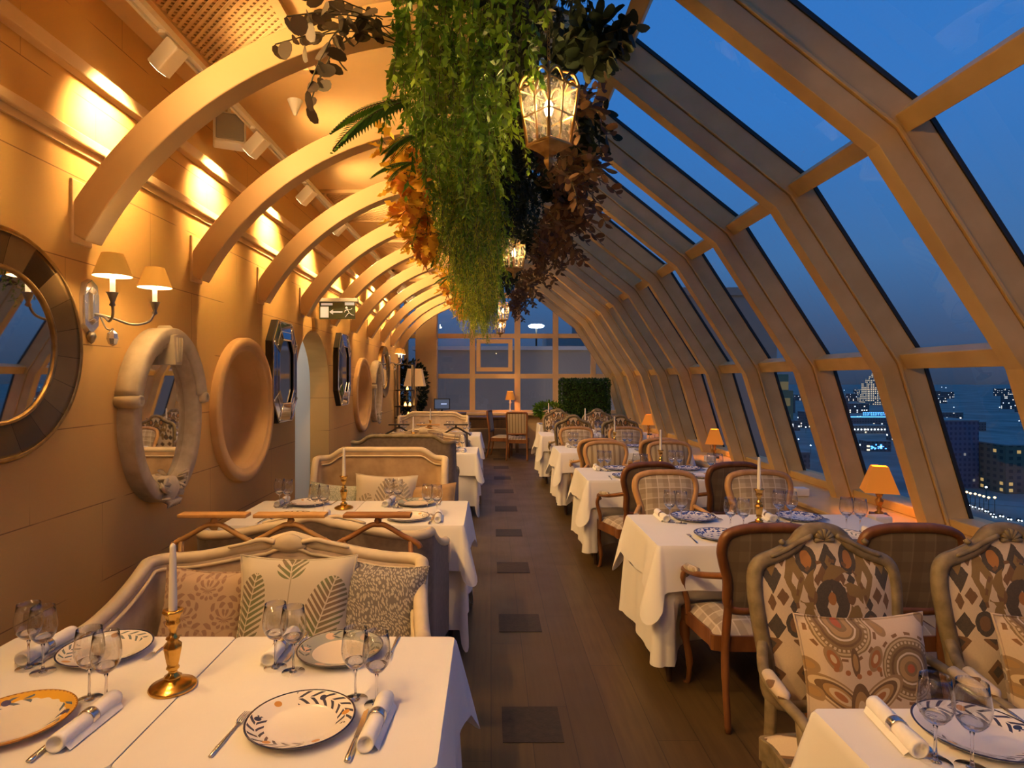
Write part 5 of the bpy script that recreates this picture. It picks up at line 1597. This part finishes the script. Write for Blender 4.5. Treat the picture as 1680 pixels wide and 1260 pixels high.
# ================================================================== CITY BELOW AND NEIGHBOURING ROOFS
GZ = -70.0
def facade(key, base, lit, frac, cw, ch, estr, alt=None):
    p = P(key, base, .8); x, y, z = p.xyz()
    u = (x+y)/cw; v = z/ch
    r = p.white(p.comb(u.floor(), v.floor(), 1.0))
    fu = u % 1.0; fv = v % 1.0
    win = (fu > .25)*(fu < .75)*(fv > .3)*(fv < .8)
    on = win*(r < frac)
    p.color(p.mix(win, base, (base[0]*.4, base[1]*.45, base[2]*.55)))
    col = p.mix((r*57.0) % 1.0, lit, alt or lit)
    p.link('Emission Color', col); p.link('Emission Strength', on*estr); M[key] = p.m
facade('facade_dark', (.17, .15, .135), (1, .75, .4), .07, 4.0, 3.6, 1.6, (.7, .85, 1))
facade('facade_grid', (.12, .14, .19), (.5, .7, 1), .06, 3.0, 3.4, .25, (1, .8, .5))
facade('facade_cream', (.45, .36, .28), (1, .78, .5), .75, 6.0, 5.0, .9)
facade('facade_lit', (.22, .17, .10), (1, .62, .2), .12, 5.0, 4.0, .5)
facade('facade_busy', (.16, .14, .13), (1, .8, .55), .16, 5.0, 4.0, 2.0, (.75, .88, 1))
noisy('ground_city', (.20, .17, .13), (.36, .31, .24), .02, .9)
noisy('roof_block', (.34, .27, .22), (.38, .31, .25), .4, .9)
simple('parapet', (.55, .5, .48), .8)
shade('led_blue', (.1, .2, .4), (.10, .38, 1.0), 4.0) if False else None
for k_, e_, s_ in (('led_blue', (.08, .34, 1.0), 3.0), ('light_white', (.72, .86, 1.0), 9.0), ('light_amber', (1, .62, .20), 8.0), ('flood', (.75, .88, 1.0), 14.0)):
    M[k_] = P(k_, (.5, .5, .5), .5, emit=e_, estr=s_).m
g_ = MB(); g_.add([(-1500, 60, GZ), (9000, 60, GZ), (9000, 9000, GZ), (-1500, 9000, GZ)], [(0, 1, 2, 3)])
struct(g_.build('ground', M['ground_city']))
struct(MB().box(330, 330, GZ+.15, 260, 16, .3, Matrix.Rotation(R(-32), 3, 'Z')).build('road', M['road'] if 'road' in M else M['roof_block']))
def building(x0, x1, y0, y1, top, mat, label, tiers=None, group=None):
    o = thing('building', label, 'building', ((x0+x1)/2, (y0+y1)/2, GZ), 0, group)
    wx, wy = (x1-x0)/2, (y1-y0)/2; h = top-GZ
    MB().bb(-wx, wx, -wy, wy, 0, h).build('walls', M[mat], o)
    MB().bb(-wx-.3, wx+.3, -wy-.3, wy+.3, h, h+.8).build('roof', M['roof_block'], o)
    return o
def W(px, Y): return (px-805)/1000*Y
# the two roofs next door
nb = thing('neighbour_building', 'grey-brown building wall with pale parapet right outside the end window', 'building', (2.0, 23, GZ))
MB().bb(-4.6, 2.6, -2, 8, 0, 72.65).build('walls', M['roof_block'], nb)
MB().bb(-4.7, 2.7, -2.1, 8.1, 72.65, 72.78).build('parapet', M['parapet'], nb)
MB().bb(.2, 2.0, 1, 3, 72.75, 73.3).build('roof_shed', M['roof_block'], nb)
nb = thing('neighbour_building', 'tall brown building block outside the window-side glass', 'building', (9.0, 28, GZ))
MB().bb(-4.2, 1.8, -5, 8, 0, 74.8).build('walls', M['roof_block'], nb)
MB().bb(-4.3, 1.9, -5.1, 8.1, 74.8, 75.1).build('parapet', M['roof_block'], nb)
fl = thing('floodlight', 'bright white floodlight on the roof outside the end window', 'light', (2.02, 27, GZ+72.79))
MB().tube([(0, 0, .0), (0, 0, 1.2)], .04, 8).build('mast', M['dark_metal'], fl)
MB().lathe([(.001, 1.10), (.30, 1.15), (.36, 1.22), (.26, 1.28), (.001, 1.3)], n=20).build('lamp_head', M['flood'], fl)
# named landmarks of the view
tw = thing('stepped_tower', 'distant lit stepped tower with spire on the skyline', 'building', (W(1431, 1700), 1700, GZ))
for a, h0, h1 in ((26, 0, 42), (19, 42, 60), (12, 60, 72), (6, 72, 80)): MB().bb(-a, a, -a, a, h0, h1).build('tier', M['facade_cream'], tw)
MB().lathe([(3, 80), (1.2, 88), (.1, 100)], n=8).build('spire', M['facade_cream'], tw)
b = building(W(1388, 900), W(1475, 900), 900, 940, -53, 'facade_dark', 'long low building with a glowing blue line and sign along its roof')
MB().bb(-40, 40, -20.6, -20.2, 15.2, 16.6).build('led_line', M['led_blue'], b)
s_ = MB(); rnd = random.Random(4); x = -14
while x < 34:
    w_ = rnd.uniform(1.4, 2.4); s_.bb(x, x+w_*.35, -20.6, -20.2, 18.3, 22.5); s_.bb(x, x+w_, -20.6, -20.2, 21.8, 22.5)
    if rnd.random() < .6: s_.bb(x, x+w_, -20.6, -20.2, 18.3, 19.0)
    x += w_ + 1.0
s_.build('sign_frame', M['led_blue'], b)
b = building(W(1392, 800), W(1456, 800), 800, 830, -60, 'facade_dark', 'low building with a row of bright round lights below the blue roof line')
for k in range(11): MB().lathe([(.001, -1), (.9, 0), (.001, 1)], (-22+4.4*k, -15.3, 5.5), 8).build('light', M['light_white'], b)
b = building(W(1424, 600), W(1462, 600), 600, 615, -60, 'facade_dark', 'small building with glittering blue billboard')
s_ = MB(); rnd = random.Random(9)
for k in range(16): s_.box(rnd.uniform(-8, 8), -7.7, rnd.uniform(3, 8), rnd.uniform(1, 2.2), .3, rnd.uniform(.6, 1.4))
s_.build('billboard', M['led_blue'], b)
building(W(1550, 400), W(1606, 400), 400, 425, -26, 'facade_grid', 'tall dark slab tower with faint gridded windows, right of the front rib')
building(W(1650, 380), W(1720, 380), 380, 405, -40, 'facade_lit', 'amber-lit building at the right edge of the view')
facade('facade_glow', (.32, .27, .13), (1, .72, .25), .95, 9.0, 8.0, .12)
b = building(W(1268, 300), W(1302, 300), 300, 312, -19, 'facade_dark', 'building with yellow-lit upper block, left in the view behind the ribs')
MB().bb(-4.6, 2.8, -5.5, 5.5, 51.5, 74).build('lit_storeys', M['facade_glow'], b)
MB().bb(-3, 5.0, -5.8, 5.5, 51.5, 66).build('lit_storeys', M['facade_glow'], b)
rnd = random.Random(31); used = []
spots = []
for k in range(46):
    px = rnd.uniform(1240, 1730); Y = 420*(1.0 + rnd.random()*5.2)
    spots.append((px, Y))
GB = 'city blocks far below'
for px, Y in spots:
    wd = rnd.uniform(18, 60); dp = rnd.uniform(15, 40)
    x = W(px, Y)
    if any(abs(x-a) < (wd+b_)/2+4 and abs(Y+dp/2-c-d/2) < (dp+d)/2+4 for a, b_, c, d in used): continue
    if (380 < Y < 1000 and 1370 < px < 1490): continue
    used.append((x, wd, Y, dp))
    building(x-wd/2, x+wd/2, Y, Y+dp, GZ + rnd.uniform(8, 26) + (8 if Y > 1200 else 0), 'facade_busy' if (Y > 1300 or rnd.random() < .25) else 'facade_dark', 'dark city block with a few lit windows, far below', None, GB)
# street lights and cars
def mk_sl(mat):
    def f():
        o = thing('street_light', '', 'street light')
        MB().tube([(0, 0, 0), (0, 0, 8.5)], .15, 6).build('pole', M['dark_metal'], o)
        MB().lathe([(.001, 8.0), (.55, 8.4), (.55, 8.9), (.001, 9.2)], n=10).build('lamp_head', M[mat], o); return o
    return Maker(f)
SA, SW = mk_sl('light_amber'), mk_sl('light_white')
for px, py in ((1586, 806), (1592, 808), (1600, 809), (1607, 811), (1614, 813), (1622, 815), (1632, 815)):
    Y = 62.6*1000/(py-622); SA.place((W(px, Y), Y, GZ), 0, 'amber street light in the row far below the front windows', 'amber street lights in the city')
for px, py in ((1618, 798), (1500, 700), (1385, 640), (1545, 635), (1552, 636), (1640, 668), (1660, 660), (1565, 668), (1490, 755), (1330, 730), (1322, 700), (1345, 745), (1290, 660), (1672, 690), (1310, 720)):
    Y = 62.6*1000/(py-622); o = SW.place((W(px, Y), Y, GZ), 0, 'white street light scattered in the dark city below', 'white street lights in the city'); k = max(1, Y/900); o.scale = (k, k, 1)
def mk_car():
    o = thing('car', '', 'car')
    MB().bb(-2.2, 2.2, -.9, .9, .35, 1.0).build('body', M['dark_metal'], o, .2)
    MB().prism([(-1.3, 1.0), (1.2, 1.0), (.7, 1.5), (-.9, 1.5)], lambda x, z: (x, -.75, z), lambda x, z: (x, .75, z)).build('cabin', M['black'], o)
    for sx in (-1.3, 1.3):
        for sy in (-.9, .9): MB().lathe([(.001, -.1), (.35, -.1), (.35, .1), (.001, .1)], (sx, sy, .35), 12, axis='y').build('wheel', M['black'], o)
    for sy in (-.6, .6): MB().lathe([(.001, -.3), (.35, -.1), (.001, .35)], (-2.3, sy, .75), 8, axis='x').build('headlight', M['light_white'], o)
    return o
CAR = Maker(mk_car)
for px, py in ((1588, 828), (1597, 831), (1608, 834), (1618, 838), (1627, 843), (1630, 847), (1642, 846), (1655, 851), (1672, 853)):
    Y = 71*1000/(py-622); CAR.place((W(px, Y), Y, GZ+.02), R(58), 'car with white headlights on the road far below', 'cars on the road below')

# unseen floodlights added on this outer wall to brighten the roofs next door
for loc, tgt, lb, pw in (((.9, Y1+.55, .25), (.9, 22, 1.2), 'small facade floodlight under the end window outside', 260), ((4.1, 13.0, .0), (8.0, 24, 1.0), 'small facade floodlight outside under the window-side glass', 420)):
    o = thing('facade_floodlight', lb, 'light', loc)
    q = (Vector(tgt)-Vector(loc)).to_track_quat('-Z', 'Y').to_matrix().to_4x4()
    m = MB(); m.M = q; m.box(0, 0, .04, .2, .14, .08); m.build('housing', M['black'], o, .01)
    m = MB(); m.M = q; m.box(0, 0, -.003, .17, .11, .006); m.build('lens', M['flood'], o)
    m = MB(); m.tube([(0, 0, .02), (0, -.28 if loc[0] < 2 else 0, -.02)] if loc[0] < 2 else [(0, 0, .02), (-.70, 0, -.02)], .015, 6); m.build('bracket', M['black'], o)
    d = (Vector(tgt)-Vector(loc)).normalized()
    lamp('SPOT', 'flood_beam', d*.03, pw, (1, .74, .48), o, .08, d*1.03, 130, .8)
